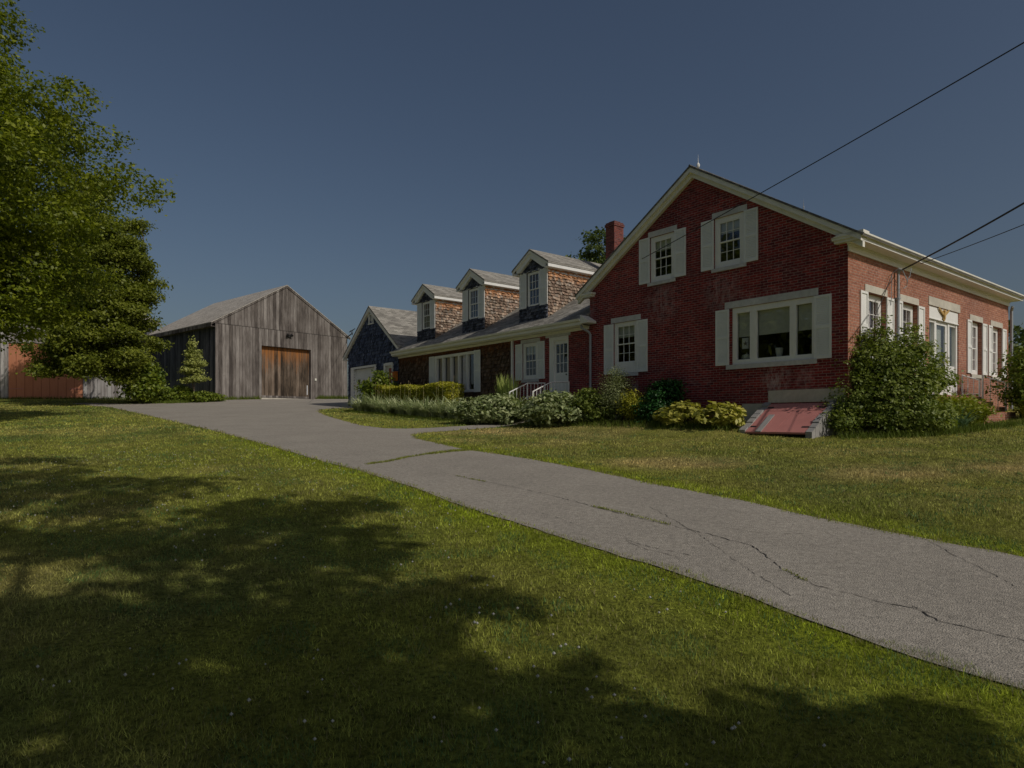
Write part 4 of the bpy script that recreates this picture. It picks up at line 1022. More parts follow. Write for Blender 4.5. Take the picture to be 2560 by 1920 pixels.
slab(1.58, 1.74, zb + .42, zb - .01, .62, oe + .01, .02, .024).build('pale_strip', FIELDSTONE, bk)
for (a_0, a_1) in ((.44, .62), (1.84, 2.0)):
    slab(a_0, a_1, zt - .10, zt - .13, .2, .25, .012, .01).build('hinge', BLACK, bk); slab(a_0, a_1, zb + .14, zb + .11, 1.04, 1.09, .012, .01).build('hinge', BLACK, bk)
for a0, a1 in ((2.02, 2.2), (.26, .42)):
    m = MB(); A = [(.0, zt + .03), (oe + .05, zb + .02), (oe + .1, 1.0), (.0, 1.0)]
    for i in range(7):                           # rough stones of each cheek
        t0, t1 = i / 7, (i + 1) / 7 - .012; o0, o1 = oe * t0 + .02, oe * t1 + .02; q = random.Random(i + int(a0 * 10)).uniform(-.025, .03)
        zz0, zz1 = zt + .02 - (zt - zb) * t0 + q, zt + .02 - (zt - zb) * t1 + q
        f = lambda a, o, z: GP.pt(a, z, o)
        T = [f(a0 + q * .5, o1, zz1), f(a1 + q * .5, o1, zz1), f(a1 + q * .5, o0, zz0), f(a0 + q * .5, o0, zz0)]; Bq = [(p[0], p[1], .95) for p in T]
        m.face(T)
        for j in range(4): k2 = (j + 1) % 4; m.face([Bq[j], Bq[k2], T[k2], T[j]])
    m.build('stone_cheek', FIELDSTONE, bk)

# ------------------------------------------------------------------ steps and railings
P0 = W(10.6, -.8)
st = empty('entry_steps', (*P0, Hf(*P0)), 'low concrete steps with white metal railings below the wing door', 'steps')
m = MB()
for i, (o1, z) in enumerate(((.95, 2.36), (1.25, 2.18), (1.55, 2.0), (1.85, 1.82))): m.box(GP, 9.95, 11.35, 1.2, z, o1, -.0 + (.0 if i == 0 else [.95, 1.25, 1.55][i - 1] + .001))
m.build('step', CONCRETE, st)
def railing(par, pts, mat, n_bal, dropz, pr=.022):
    """pts [(x,y,ztop,zbottom)]"""
    m = MB()
    for (x, y, zt_, zb_) in pts: m.tube([(x, y, zb_), (x, y, zt_ + .02)], pr * 1.25, 7)
    for (x0, y0, t0, b0), (x1, y1, t1, b1) in zip(pts, pts[1:]):
        m.tube([(x0, y0, t0), (x1, y1, t1)], pr, 6); m.tube([(x0, y0, b0 + .12), (x1, y1, b1 + .12)], pr * .7, 6)
        for i in range(1, n_bal):
            f = i / n_bal; m.tube([(x0 + (x1 - x0) * f, y0 + (y1 - y0) * f, b0 + (b1 - b0) * f + .12), (x0 + (x1 - x0) * f, y0 + (y1 - y0) * f, t0 + (t1 - t0) * f)], pr * .5, 5)
    m.build('railing', mat, par, True)
def q4(t, o, zt_, zb_): p = W(t, -o); return (p[0], p[1], zt_, zb_)
railing(st, [q4(11.32, .08, 3.02, 2.36), q4(11.32, .95, 2.98, 2.36), q4(11.32, 1.8, 2.62, 1.82)], WHITE, 5, 0)
railing(st, [q4(9.98, .08, 3.0, 2.36), q4(9.98, .95, 2.96, 2.36), q4(9.98, 1.8, 2.6, 1.82)], WHITE, 5, 0)
P0 = RP.pt(6.4, 0, .8)
fs = empty('front_steps', (P0[0], P0[1], Hf(P0[0], P0[1])), 'brick front steps with a plain metal railing on the sunlit side of the brick house', 'steps')
m = MB()
for o0, o1, z in ((.0, .55, 2.32), (.551, .85, 2.16), (.851, 1.15, 2.0), (1.151, 1.42, 1.84)): m.box(RP, 4.9, 7.86, 1.2, z, o1, o0)
m.build('step', BRICK_L, fs)
def q5(s, o, zt_, zb_): p = RP.pt(s, 0, o); return (p[0], p[1], zt_, zb_)
railing(fs, [q5(7.75, .05, 3.03, 2.3), q5(7.75, .52, 2.86, 2.3)], WHITE, 3, 0); railing(fs, [q5(7.75, .60, 2.98, 2.1), q5(7.75, 1.2, 2.74, 1.7)], WHITE, 3, 0)
m = MB(); m.tube([RP.pt(7.75, 2.74, 1.2), RP.pt(7.75, 2.72, 1.3), RP.pt(7.75, 2.64, 1.33), RP.pt(7.75, 2.58, 1.27)], .024, 6); m.build('rail_end', WHITE, fs, True)

# ------------------------------------------------------------------ grey barn
ba = R(40.5); bp = (math.sin(ba), math.cos(ba)); bq = (-bp[1], bp[0]); BB = (-20.97, 45.7)
BF = Plane(BB, bp, (-bq[0], -bq[1])); BS = Plane(BB, bq, (-bp[0], -bp[1]))
brn = empty('weathered_barn', (*BB, 3.1), 'weathered grey board barn with a brown stained sliding door at the end of the drive', 'barn')
BW, BLn = 11.05, 12.0; bz = lambda a, off=0: 12.02 - .602 * abs(a - 5.52) - off
bd = (3.46, 7.62, 3.27, 7.17)
bpol = [(0, 2.6), (BW, 2.6), (BW, bz(BW, .06)), (5.52, bz(5.52, .06)), (0, bz(0, .06))]
wall(BF, bpol, [bd], .32).build('wall', BARNWOOD, brn)
m = MB(); m.face([BS.pt(0, 2.6), BS.pt(0, 8.5), BS.pt(BLn, 8.5), BS.pt(BLn, 2.6)][::-1], [(0, 2.6), (0, 8.5), (BLn, 8.5), (BLn, 2.6)][::-1]); m.build('side_wall', SHADEWOOD, brn)
m = MB(); B2 = Plane(BF.pt(BW, 0)[:2], bq, bp); m.face([B2.pt(0, 2.6), B2.pt(0, 8.6), B2.pt(BLn, 8.6), B2.pt(BLn, 2.6)], [(0, 2.6), (0, 8.6), (BLn, 8.6), (BLn, 2.6)])
B3 = Plane(BS.pt(BLn, 0)[:2], bp, bq); m.face([B3.pt(a, z) for a, z in bpol], list(bpol)); m.build('back_wall', BARNWOOD, brn)
m = MB()
for s, e in ((-1, -.32), (1, BW + .3)): m.prism(BF, [(5.52, bz(5.52)), (e, bz(e)), (e, bz(e, .06)), (5.52, bz(5.52, .06))][::s], .10, -BLn - .2)
m.build('roof', BARNROOF, brn)
m = MB()
m.prism(BF, [(-.32, bz(-.32, .062)), (-.24, bz(-.24, .062)), (-.24, 8.20), (-.32, 8.20)], .02, -BLn); m.box(BF, -.24, .0, 8.2, 8.24, .02, -BLn)
for s, e in ((-1, -.32), (1, BW + .3)): m.prism(BF, [(5.52, bz(5.52, .062)), (e, bz(e, .062)), (e, bz(e, .20)), (5.52, bz(5.52, .20))][::s], .06, .004)
m.box(BF, -.01, .16, 2.8, bz(.1, .2), .03, .004); m.box(BF, BW - .16, BW, 2.8, bz(BW, .2), .03, .004); m.box(BF, 2.58, 2.78, 3.0, 8.44, .025, .004); m.box(BF, 3.28, 3.455, 3.0, 7.34, .03, .004); m.box(BF, 7.625, 7.8, 3.0, 7.34, .03, .004); m.box(BF, 3.455, 7.625, 7.175, 7.36, .028, .004)
m.build('trim_board', BARNWOOD, brn)
bdo = part_box('sliding_door', brn, BARNDOOR, BF, (3.4, 7.68, 3.2, 7.3, -.30, -.36))
part_box('bottom_rail', bdo, BARNWOOD, BF, (3.47, 7.61, 3.3, 3.46, -.27, -.298))
part_box('door_strip', bdo, PAPER, BF, (7.44, 7.52, 3.6, 4.35, -.28, -.298))
part_box('sill', brn, CONCRETE, BF, (3.3, 7.8, 2.9, 3.26, .12, -.4), (0, 3.3, 2.6, 3.1, .05, -.05), (7.8, BW, 2.6, 3.16, .05, -.05))
m = MB(); m.box(BF, 5.56, 5.8, 8.0, 8.18, .12, .005)
for a in (5.52, 5.84): m.tube([BF.pt(a, 8.24, .1), BF.pt(a, 8.1, .26)], [.05, .11], 8)
m.build('flood_light', BLACK, brn)
part_box('electric_box', brn, CERAMIC, BF, (7.95, 8.1, 4.75, 4.92, .08, .004))
# cable and bracket between barn and garage
m = MB(); a_ = BF.pt(BW, 8.55, .1); m.tube([a_, (a_[0] + .5, a_[1] - .6, 8.75), (a_[0] + .35, a_[1] - .4, 9.0)], .05, 6); m.tube([(a_[0] + .2, a_[1] - .3, 8.9), (a_[0] + .75, a_[1] - .6, 9.15)], .035, 5); m.build('insulator_bracket', BLACK, brn)
def wire(name, label, p0, p1, sag, r, n=24, cat='cable', group=None):
    m = MB(); p0, p1 = Vector(p0), Vector(p1); pts = []
    for i in range(n + 1): t = i / n; p = p0.lerp(p1, t); p.z -= sag * 4 * t * (1 - t); pts.append(p)
    m.tube(pts, r, 6); return tag(m.build(name, BLACK, None, True), label, cat, group)
gt = GP.pt(28.9, 6.6, .0)
wire('barn_cable', 'short dark cable slung between the grey barn eave and the garage roof', (a_[0] + .5, a_[1] - .6, 8.75), (gt[0], gt[1], 6.95), .2, .014)

# ------------------------------------------------------------------ red-door barn, left
RBp = (math.cos(R(6)), math.sin(R(6))); RF = Plane((-29.7, 50.5), (-RBp[0], -RBp[1]), (RBp[1], -RBp[0]))
rb = empty('old_barn', (-29.7, 50.5, 3.1), 'pale grey old barn with a wide orange red door behind the maples', 'barn')
RW_ = 15.5; rzf = lambda a, off=0: 15.2 - .68 * abs(a - 7.75) - off
rdo = (3.55, 8.95, 3.1, 7.5)
rpol = [(0, 2.5), (RW_, 2.5), (RW_, rzf(RW_, .08)), (7.75, rzf(7.75, .08)), (0, rzf(0, .08))]
wall(RF, rpol, [rdo], .1).build('wall', PALEWOOD, rb)
m = MB(); R2p = Plane((-29.7, 50.5), (-RBp[1], RBp[0]), (RBp[0], RBp[1])); m.face([R2p.pt(0, 2.5), R2p.pt(4.5, 2.5), R2p.pt(4.5, 9.9), R2p.pt(0, 9.9)], [(0, 2.5), (4.5, 2.5), (4.5, 9.9), (0, 9.9)]); m.build('side_wall', SHADEWOOD, rb)
m = MB()
for s, e in ((-1, -.4), (1, RW_ + .4)): m.prism(RF, [(7.75, rzf(7.75)), (e, rzf(e)), (e, rzf(e, .08)), (7.75, rzf(7.75, .08))][::s], .2, -4.7)
m.build('roof', BARNROOF, rb)
m = MB()
for s, e in ((-1, -.4), (1, RW_ + .4)): m.prism(RF, [(7.75, rzf(7.75, .082)), (e, rzf(e, .082)), (e, rzf(e, .32)), (7.75, rzf(7.75, .32))][::s], .15, .004)
m.box(RF, 3.30, 3.548, 2.9, 7.5, .03, .004); m.box(RF, 8.952, 9.2, 2.9, 7.5, .03, .004); m.box(RF, 3.3, 9.2, 7.502, 7.75, .03, .004)
m.build('trim_board', PALEWOOD, rb)
rd = part_box('barn_door', rb, REDWOOD, RF, (3.552, 8.948, 3.1, 7.498, -.04, -.1))
part_box('door_bar', rd, HATCH, RF, (3.6, 4.6, 3.98, 4.03, -.02, -.039), (7.9, 8.9, 3.98, 4.03, -.02, -.039))
part_box('foundation', rb, CONCRETE, RF, (-.02, 3.5, 2.5, 3.2, .04, -.05), (9.0, RW_, 2.5, 3.2, .04, -.05))
m = MB(); m.box(RF, 9.5, 9.95, 3.15, 3.75, .3, .1); m.box(RF, 9.45, 10.0, 3.75, 3.8, .33, .08); o_ = m.build('wooden_crate', BARNDOOR); tag(o_, 'small brown wooden crate beside the red barn door', 'crate')

# ------------------------------------------------------------------ overhead wires
mt = RP.pt(2.74, 5.68, .2)
wire('power_cable', 'thick twisted black service cable running to the mast on the lit brick wall', mt, (10.25, 11.3, 6.16), .05, .020)
wire('phone_cable', 'thin cable running to the white cornice right of the service mast', RP.pt(3.4, 5.9, .4), (10.5, 11.2, 5.66), .04, .009)
wire('utility_wire', 'single black wire crossing the sky and the two upper gable windows', (9.0, 6.7, 7.66), (4.22, 21.0, 6.83), .06, .011, 40)

# ------------------------------------------------------------------ trees
def zb(x, y, h): return Hf(x, y) + h
# near maple, left edge of the photograph
tree('maple_tree', 'large yellow green maple filling the left edge, nearest of the trees left of the drive', 'tree', (-22.3, 23.0), 18,
     [(-21.6, 22.6, 16.5, 3.6, 3.6, 3.0), (-19.3, 23.0, 13.3, 3.4, 3.8, 2.6), (-18.0, 22.6, 10.6, 3.6, 4.0, 2.2), (-17.8, 22.6, 8.2, 2.9, 3.6, 1.5),
      (-20.4, 20.5, 10.0, 4.2, 3.3, 3.2), (-24.5, 22.5, 12.5, 5, 5, 5), (-20.2, 23.2, 6.0, 3.0, 3.4, 1.0), (-20.8, 22.4, 4.7, 3.0, 2.4, .8), (-19.0, 22.6, 6.6, 2.2, 2.4, 1.0), (-18.2, 22.4, 5.6, 1.9, 2.0, .9), (-24.0, 21.0, 6.6, 4, 3.5, 1.5), (-19.2, 24.5, 9, 3.2, 3.2, 4.2), (-19.5, 22, 12, 3.4, 3, 3.6), (-20.5, 24, 19.0, 2.0, 2.2, 2.2)],
     250000, .088, MAPLE, 31, .34, 22, .22, clump=22, fine=.3, reach=1.16, gap=-.42)
tree('maple_tree', 'darker green maple in front of the old barn, right of the big yellow green maple', 'tree', (-24.5, 42.7), 15,
     [(b[0] * 1.22, b[1] * 1.22, 1.6 + (b[2] - 1.6) * 1.22, b[3] * 1.24, b[4] * 1.1, b[5] * 1.22) for b in [(-22.2, 34.0, 12.8, 1.4, 1.8, 2.1), (-21.5, 33.8, 11.0, 1.9, 2.2, 1.6), (-21.0, 33.6, 9.3, 1.8, 2.3, 1.2), (-21.4, 33.8, 7.5, 1.9, 2.5, 1.1), (-21.2, 33.6, 5.6, 2.2, 2.5, 1.2), (-21.6, 32.6, 4.3, 1.9, 1.4, .7), (-23.2, 33.5, 8.0, 1.7, 2.0, 1.6), (-20.0, 33.6, 5.1, 1.0, 1.1, .7), (-19.9, 33.6, 6.6, 1.0, 1.1, .7), (-19.7, 33.6, 8.2, .9, 1.1, .6), (-19.8, 33.6, 9.9, .7, .9, .4), (-22.6, 33, 5.0, 1.6, 1.5, .8)]],
     150000, .118, MAPLE_D, 32, .16, 20, .26, clump=20, fine=.32, reach=1.2, gap=-.45)
# tall maples behind the camera whose crowns shade the left lawn
_k = 1 / math.tan(R(SUN_EL))
def shade_blobs(lst):
    """crown masses listed by where their shadows fall: along the sun line, across it, height, radius"""
    o = []
    for ss, n_, h, r_ in lst:
        q_ = ss - h * _k; o.append((-.76 * q_ + .649 * n_, .649 * q_ + .76 * n_, h + .3, r_, r_, r_ * .7))
    return o
tree('shade_maple', 'tall maple standing behind the viewer, its crown shading the front lawn', 'tree', (4.6, -7.4), 19,
     shade_blobs([(4.6, .2, 11, 2.8), (8.0, 1.2, 14, 2.8), (11, .3, 15, 2.9), (14.6, -.6, 17, 3.1), (5.2, -5.0, 10.5, 2.5), (9.5, -4.6, 14, 2.6), (16.5, -4.0, 16, 3), (6.6, 3.2, 13, 1.1), (10.5, 2.6, 14, 1.2), (2.6, -3.2, 9.5, 2.0), (14, 2.0, 16, 1.3), (4.2, 2.2, 11, 1.0)]), 30000, .19, MAPLE, 41, .36, 12, .17, limbs=14, clump=26, fine=.2, reach=1.25, gap=-.08, bias=.2, core=.36)
tree('shade_maple', 'broad maple standing behind the viewer on the right, beyond the frame', 'tree', (9.5, -8.6), 12,
     shade_blobs([(-.3, 2.0, 7, 1.4), (2.0, 0, 9, 2.5), (-1.2, -1.9, 7, 2.3), (2.6, 1.6, 10, 1.0), (.9, 2.3, 7.5, .8), (-4, -.8, 8, 2.8), (-4.5, -4.5, 7, 3)]), 22000, .17, MAPLE, 42, .3, 12, .15, limbs=9, clump=26, fine=.2, reach=1.25, gap=-.2, bias=.2, core=.5)
tree('young_tree', 'small tree beyond the right edge of the frame shading a spot of lawn', 'tree', (15.6, 6.6), 5, [(15.5, 6.7, 3.6, 1.3, 1.3, 1.0), (15.3, 6.5, 4.7, .9, .9, .7)], 2600, .16, BUSHL, 43, .08, 10, .25, limbs=4)
# across the road behind the camera: seen only in the window glass
for i, (x, y, h) in enumerate(((-27, 8.5, 15), (-31, 15.5, 17), (-27, -7, 14))):
    tree('maple_tree', ['green maple far left of the drive, first along the road', 'green maple far left of the drive, behind the big yellow green one', 'green maple far left, nearest the road corner'][i], 'tree', (x, y), h,
         [(x, y, Hf(x, y) + h * .62, h * .3, h * .3, h * .34), (x + 1.5, y - 1, Hf(x, y) + h * .35, h * .26, h * .26, h * .14)], 6500, .38, MAPLE_D, 50 + i, .3, 14, .6, limbs=6, group=None)
# behind the house
tree('distant_tree', 'round tree rising behind the wing roof beside the brick chimney', 'tree', (8.7, 60), 17, [(8.4, 60, 17.0, 2.2, 2.2, 2.3), (10, 61, 15.5, 2.6, 2.5, 2.6), (6.9, 60, 15.3, 1.8, 2, 1.7), (8.6, 60, 12.5, 3.2, 3, 2.5)], 9000, .24, DISTL, 61, .3, 12, .35)
tree('distant_tree', 'dark green tree beyond the far right corner of the brick house', 'tree', (37.6, 45.5), 7, [(38.2, 45, 7.0, 2.6, 2.5, 1.9), (36.9, 45.5, 5.0, 1.8, 2, 1.6), (41.5, 46, 6.6, 3, 3, 2.6)], 9000, .22, DISTL, 62, .25, 12, .35)
tree('distant_tree', 'dim grey green tree seen in the gap left of the weathered barn', 'tree', (-36.5, 66), 6, [(-36.3, 66, 6.0, 2.6, 2.5, 1.8), (-38.4, 66, 5.2, 2.2, 2.3, 1.5)], 3500, .3, DISTL, 63, .2, 12, .4)
# narrow sapling in front of the barn's dark side
sb = [(-21.2, 42.9, 6.6, .26, .26, .55), (-21.15, 42.9, 5.95, .5, .5, .4), (-21.0, 42.9, 5.35, .68, .65, .35), (-21.3, 42.9, 4.85, .72, .7, .3), (-20.85, 42.9, 4.35, .62, .6, .22), (-21.55, 42.9, 4.25, .45, .45, .2)]
tree('young_tree', 'slender young conifer growing against the dark side wall of the weathered barn', 'tree', (-21.15, 42.9), 4.2, sb, 5200, .085, PINE, 71, .05, 12, .12, limbs=12, bias=.2)

# ------------------------------------------------------------------ shrubs and plants
def SB(name, label, x, y, blobs, n, size, mat, seed, **kw):
    z = Hf(x, y); return shrub(name, label, 'shrub', (x, y), [(x + b[0], y + b[1], z + b[2], b[3], b[4], b[5]) for b in blobs], n, size, mat, seed, **kw)
SB('shrub', 'large leafy green shrub at the front corner of the lit brick wall', 9.55, 16.2,
   [(0, 0, .9, 1.2, 1.1, .9), (-.35, .1, 1.7, .9, .85, .7), (.45, .1, 1.65, .8, .8, .7), (-.45, 0, 2.2, .36, .35, .42), (-.3, 0, 2.65, .14, .14, .3), (.42, .1, 2.15, .40, .35, .36), (.55, .1, 2.55, .12, .12, .3), (-1.05, 0, .8, .5, .6, .75), (1.1, .1, 1.35, .42, .5, .3), (-.95, -.1, 1.75, .28, .3, .4), (-1.1, 0, 2.2, .1, .1, .25), (.1, -.4, .45, 1.25, .85, .45), (-1.25, -.1, .42, .5, .5, .42), (-1.45, -.45, .32, .4, .35, .34), (-.7, .1, 2.3, .12, .12, .25), (.95, .1, 2.0, .15, .15, .25)],
   38000, .052, SHRUBD, 81, per=12, spread=.10, stems=22)
SB('shrub', 'bright green shrub at the right edge beyond the metal railing', 16.0, 19.5, [(0, 0, 1.2, 1.15, 1.0, .9), (-.2, 0, 1.8, .6, .6, .55), (.7, .2, 1.7, .8, .8, .7), (-.5, -.1, .7, .6, .7, .5)], 12000, .07, BUSHL, 82, per=12, spread=.15)
SB('shrub', 'tall green shrub between the old barn and the weathered barn', -23.9, 41.8, [(0, 0, 1.9, 1.1, 1.0, 1.0), (.1, 0, 1.0, 1.2, 1.0, .9), (-.3, 0, 2.7, .6, .6, .5)], 7500, .13, BUSHL, 83, spread=.22)
SB('shrub', 'low bright green bushes under the young conifer by the barn', -21.5, 43.0, [(-1.4, 0, .45, .8, .7, .55), (-.5, .2, .6, .6, .5, .55), (.6, 0, .35, .8, .6, .35), (1.4, .5, .35, .6, .5, .3)], 5200, .10, BUSHL, 84, spread=.14)
SB('shrub', 'dark green low shrub between the downspout and the feathery plant', 2.75, 21.1, [(0, 0, .45, .7, .6, .5), (-.25, 0, .75, .4, .4, .3), (.2, -.3, .25, .7, .5, .3)], 6500, .06, SHRUBD, 85, spread=.1)
SB('feathery_plant', 'tall pale grey green feathery plant in front of the lower gable window', 3.35, 20.6, [(0, 0, .75, .6, .5, .75), (-.05, 0, 1.35, .38, .35, .38), (.35, -.1, .5, .55, .45, .5)], 15000, .026, FEATH, 86, spread=.12, bias=.1)
SB('shrub', 'yellow green loose bush right of the feathery plant', 4.0, 19.9, [(0, 0, .35, .42, .4, .4), (-.3, .1, .55, .3, .3, .4)], 5200, .04, HEDGEL, 87, spread=.1)
SB('evergreen_shrub', 'rounded very dark green shrub below the blank brick between the windows', 4.55, 19.6, [(0, 0, .6, .62, .55, .62), (.15, 0, 1.0, .45, .4, .35), (-.2, -.1, .35, .6, .5, .4)], 9500, .05, EVER, 88, spread=.09, bias=.6)
SB('variegated_shrub', 'cream and green variegated shrub left of the wing steps', -.6, 23.2, [(0, 0, .45, 1.15, .8, .45), (.1, 0, .75, .7, .6, .28), (-.8, .1, .5, .7, .6, .35)], 9500, .085, VARI, 89, spread=.12, bias=.7, up=.9, stems=6)
SB('variegated_shrub', 'cream and green variegated shrub right of the wing steps', 1.45, 21.5, [(0, 0, .45, 1.15, .85, .48), (.0, 0, .78, .65, .6, .28), (.7, .0, .5, .65, .6, .38)], 9500, .085, VARI, 90, spread=.12, bias=.7, up=.9, stems=6)
SB('shrub', 'tall loose light green shrub in front of the garage side door', -6.8, 33.3, [(0, 0, 1.5, .75, .6, .55), (-.5, 0, 1.2, .6, .5, .45), (.5, 0, 1.2, .6, .5, .4), (0, 0, .7, .9, .7, .5)], 4800, .09, BUSHL, 91, spread=.18, bias=.2)
# clipped hedge: box of foliage
def hedge(name, label, t0, t1, o0, o1, h, n, seed):
    r = np.random.RandomState(seed); t = r.uniform(t0, t1, n); fz = r.rand(n); face = r.rand(n)
    o = np.where(face < .5, o1, r.uniform(o0, o1, n)) + r.normal(0, .04, n); zz = np.where(face < .5, fz * h, h) + r.normal(0, .035, n) + .07 * np.sin(t * 2.3)
    en = face > .88; t = np.where(en, np.where(r.rand(n) < .6, t0, t1) + r.normal(0, .04, n), t); zz = np.where(en, fz * h, zz)
    x = C2[0] + t * V2[0] - o * U2[0]; y = C2[1] + t * V2[1] - o * U2[1]; p = np.stack([x, y, H(x, y) + zz], -1)
    nr = r.normal(size=(n, 3)) * .6 + np.array([0, 0, .8]); nr /= np.linalg.norm(nr, axis=1)[:, None]
    a = np.cross(nr, r.normal(size=(n, 3))); a /= np.linalg.norm(a, axis=1)[:, None]; b = np.cross(nr, a); s = r.uniform(.03, .06, n)[:, None]
    q = np.stack([p - a * s, p - b * s * .6, p + a * s, p + b * s * .6], 1).reshape(-1, 3)
    c = W((t0 + t1) / 2, -(o0 + o1) / 2); root = empty(name, (*c, Hf(*c)), label, 'hedge')
    tri_mesh('foliage', q, np.repeat(np.clip(r.rand(n, 1) * .8 + .2 * (zz > h * .9)[:, None], 0, 1), 3, 1), HEDGEL, root, 4)
    m = MB(); 
    tt = t0 + .12
    while tt < t1 - .1: 
        x_, y_ = W(tt, -(o0 + o1) / 2); m.tube([(x_, y_, Hf(x_, y_)), (x_ + .03, y_, Hf(x_, y_) + h * .8)], [.02, .01], 5); tt += .6
    m.build('stem', BARK, root)
hedge('clipped_hedge', 'clipped yellow green hedge below the five light window of the wing', 15.9, 22.6, .75, 1.6, 1.22, 32000, 5)
def T(t, o): return W(t, -o)
rnd = random.Random(77)
# lily / iris fans in front of the hedge
for i, tt in enumerate(np.arange(14.0, 23.6, .62)):
    spots = [T(tt + rnd.uniform(-.2, .2), 2.15 + rnd.uniform(-.25, .3)) for _ in range(3)]
    tuft_thing('iris_clump', 'clump of grey green sword leaves in front of the clipped hedge, in the long row', 'plant', spots, DLEAF, 200 + i, 46, 1.12 * (.8 + .4 * rnd.random()), .03, .95, (.34, .42, .20), (.72, .76, .45), group='iris clumps in the row before the hedge', flowers=3 if i % 2 else 0)
tuft_thing('lily_clump', 'tall upright green lily stems left of the wing steps, nearer the window', 'plant', [T(12.75, 1.1), T(12.6, 1.15)], DLEAF, 230, 60, 1.5, .022, .16, (.30, .40, .10), (.55, .62, .18))
tuft_thing('lily_clump', 'wide clump of upright green lily stems beside the left railing', 'plant', [T(11.95, 1.35), T(11.7, 1.3), T(12.15, 1.3)], DLEAF, 231, 55, 1.5, .022, .18, (.30, .40, .10), (.55, .62, .18))
def HO(label, t_, o_, r_, h_, n, seed):
    x, y = T(t_, o_); SB('hosta_plant', label, x, y, [(0, 0, h_ * .45, r_, r_ * .9, h_ * .5), (0, 0, h_ * .7, r_ * .55, r_ * .5, h_ * .35)], n, .115, YHOST, seed, spread=.06, per=5, bias=.8, up=1.1, stems=4, aspect=1.9)
YHOST = leaf_mat('yellow_hosta_leaf', (.20, .22, .03), (.60, .55, .13), .25)
HO('yellow hosta left of the pair beside the red bulkhead', 4.05, 1.1, .72, .58, 900, 240)
HO('yellow hosta next to the red bulkhead', 2.85, 1.1, .66, .58, 820, 241)
HO('yellow hosta half hidden at the left end of the yellow pair', 4.8, .9, .4, .5, 320, 242)
# ferns and daylilies along the lit side
for i, (x, y) in enumerate(((11.4, 16.9), (12.0, 17.3), (12.7, 17.7), (12.3, 18.2), (13.2, 18.6))):
    tuft_thing('daylily_clump', 'arching yellow green leaves between the big shrub and the front steps', 'plant', [(x, y), (x + .25, y + .25), (x - .2, y + .1)], DLEAF, 250 + i, 60, .95, .016, .85, (0.153, 0.204, 0.0204), (0.34, 0.357, 0.051), group='daylily clumps beside the front steps')
SB('shrub', 'low yellow green leafy mound between the big shrub and the metal railing', 11.7, 17.5, [(0, 0, .35, .9, .6, .5), (.7, .5, .4, .8, .6, .4)], 7000, .06, FERN, 95, spread=.12)
for i, (x, y) in enumerate(((15.3, 19.2), (15.9, 19.0), (16.3, 19.6))):
    tuft_thing('fern_clump', 'bright fern like leaves below the shrub at the right edge', 'plant', [(x, y), (x + .2, y + .15)], DLEAF, 260 + i, 60, .75, .03, .9, (0.17, 0.221, 0.0204), (0.357, 0.391, 0.051), group='ferns below the right edge shrub')
tuft_thing('fern_clump', 'single grey green clump at the foot of the large shrub by the railing', 'plant', [(11.2, 16.3), (11.5, 16.5)], DLEAF, 270, 26, .8, .022, .8, (0.102, 0.187, 0.085), (0.204, 0.306, 0.153))
# planting beds
def bed(pts, mat, name, lift):
    bm = bmesh.new(); bm.faces.new([bm.verts.new((x, y, 0)) for x, y in resample(pts, .3, .06, rnd)]); bmesh.ops.triangulate(bm, faces=bm.faces[:])
    for q in np.arange(-12, 20, .5):
        bmesh.ops.bisect_plane(bm, geom=bm.verts[:] + bm.edges[:] + bm.faces[:], plane_co=(q, 0, 0), plane_no=(1, 0, 0))
    for q in np.arange(14, 40, .5): bmesh.ops.bisect_plane(bm, geom=bm.verts[:] + bm.edges[:] + bm.faces[:], plane_co=(0, q, 0), plane_no=(0, 1, 0))
    for v_ in bm.verts: v_.co.z = Hf(v_.co.x, v_.co.y) + lift
    me = bpy.data.meshes.new(name); bm.to_mesh(me); bm.free(); me.materials.append(mat); tag(link_mesh(name, me), kind='structure')
bed([T(2.4, .02), T(2.4, 1.25), T(3.6, 1.5), T(9.7, 1.9), T(9.8, .02)], SOIL, 'flower_bed', .012)
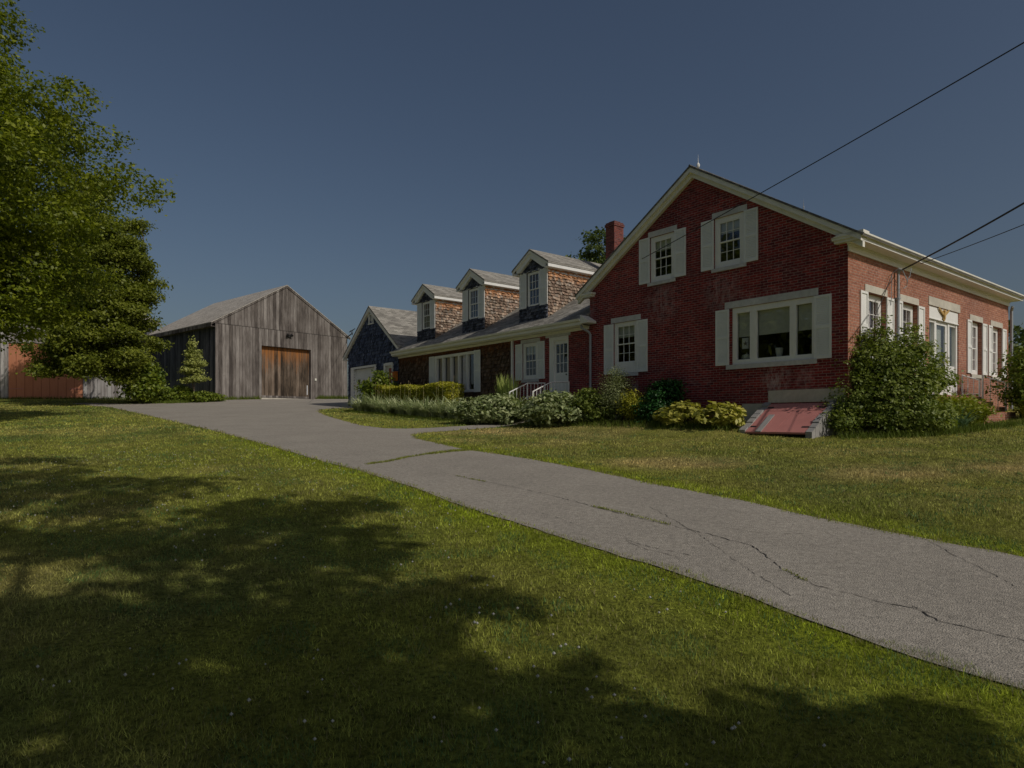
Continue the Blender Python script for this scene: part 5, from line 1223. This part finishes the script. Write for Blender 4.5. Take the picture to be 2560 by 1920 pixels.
bed([T(11.5, .02), T(11.6, 2.9), T(14, 2.7), T(23.5, 2.7), T(23.4, .02)], SOIL, 'flower_bed', .012)
# weeds and rough grass along the bed edges and walls
PS = []; CS = []
for pts, n, sp, h in (([T(2.4, 1.35), T(5, 1.6), T(9.6, 2.1)], 2600, .16, .16), ([T(11.6, 2.9), T(23.5, 2.8)], 2200, .12, .13), ([(7.8, 15.3), (9.5, 15.2), (11, 15.9), (13, 17.2), (16, 18.7)], 3600, .16, .16),
                      ([(-25, 42.2), (-22, 42.2), (-20, 44.2)], 1500, .3, .22), ([BF.pt(.3, 0, .2)[:2], BF.pt(3.2, 0, .2)[:2]], 420, .12, .25), ([BF.pt(8.2, 0, .2)[:2], BF.pt(11, 0, .2)[:2]], 700, .14, .3), ([RF.pt(0, 0, .3)[:2], RF.pt(15, 0, .3)[:2]], 1500, .2, .2)):
    x, y = along(pts, n, sp); PS.append(blades(x, y, h * rs.uniform(.4, 1.4, n), (.008 if y.mean() < 30 else .025) * rs.uniform(.6, 1.3, n), None, 0, .4)); CS.append(np.array([.11, .15, .02]) * rs.uniform(.6, 1.5, (n, 1)))
tag(tri_mesh('rough_grass', np.concatenate(PS), np.concatenate(CS), GRASSM), label='longer uncut grass and weeds along the beds and barn walls', cat='grass', kind='stuff')
# far tree line that closes the horizon
FT = []; FC = []
for (x0, y0, x1, y1, h, n) in ((-75, 95, -44, 88, 6, 5000), (44, 60, 85, 75, 8, 6000)):
    r = np.random.RandomState(n); t = r.rand(n // 12); bl = [(x0 + (x1 - x0) * q, y0 + (y1 - y0) * q, Hf(x0 + (x1 - x0) * q, y0 + (y1 - y0) * q) + h * .4, 3.2, 2.5, h * (.45 + .25 * r.rand())) for q in np.linspace(0, 1, 14)]
    q, c = leaf_cloud(bl, n, .5, n, 12, .6); FT.append(q); FC.append(c)
tag(tri_mesh('distant_wood', np.concatenate(FT), np.concatenate(FC), DISTL, None, 4), label='low dark line of far woodland beyond the buildings', cat='woodland', kind='stuff')
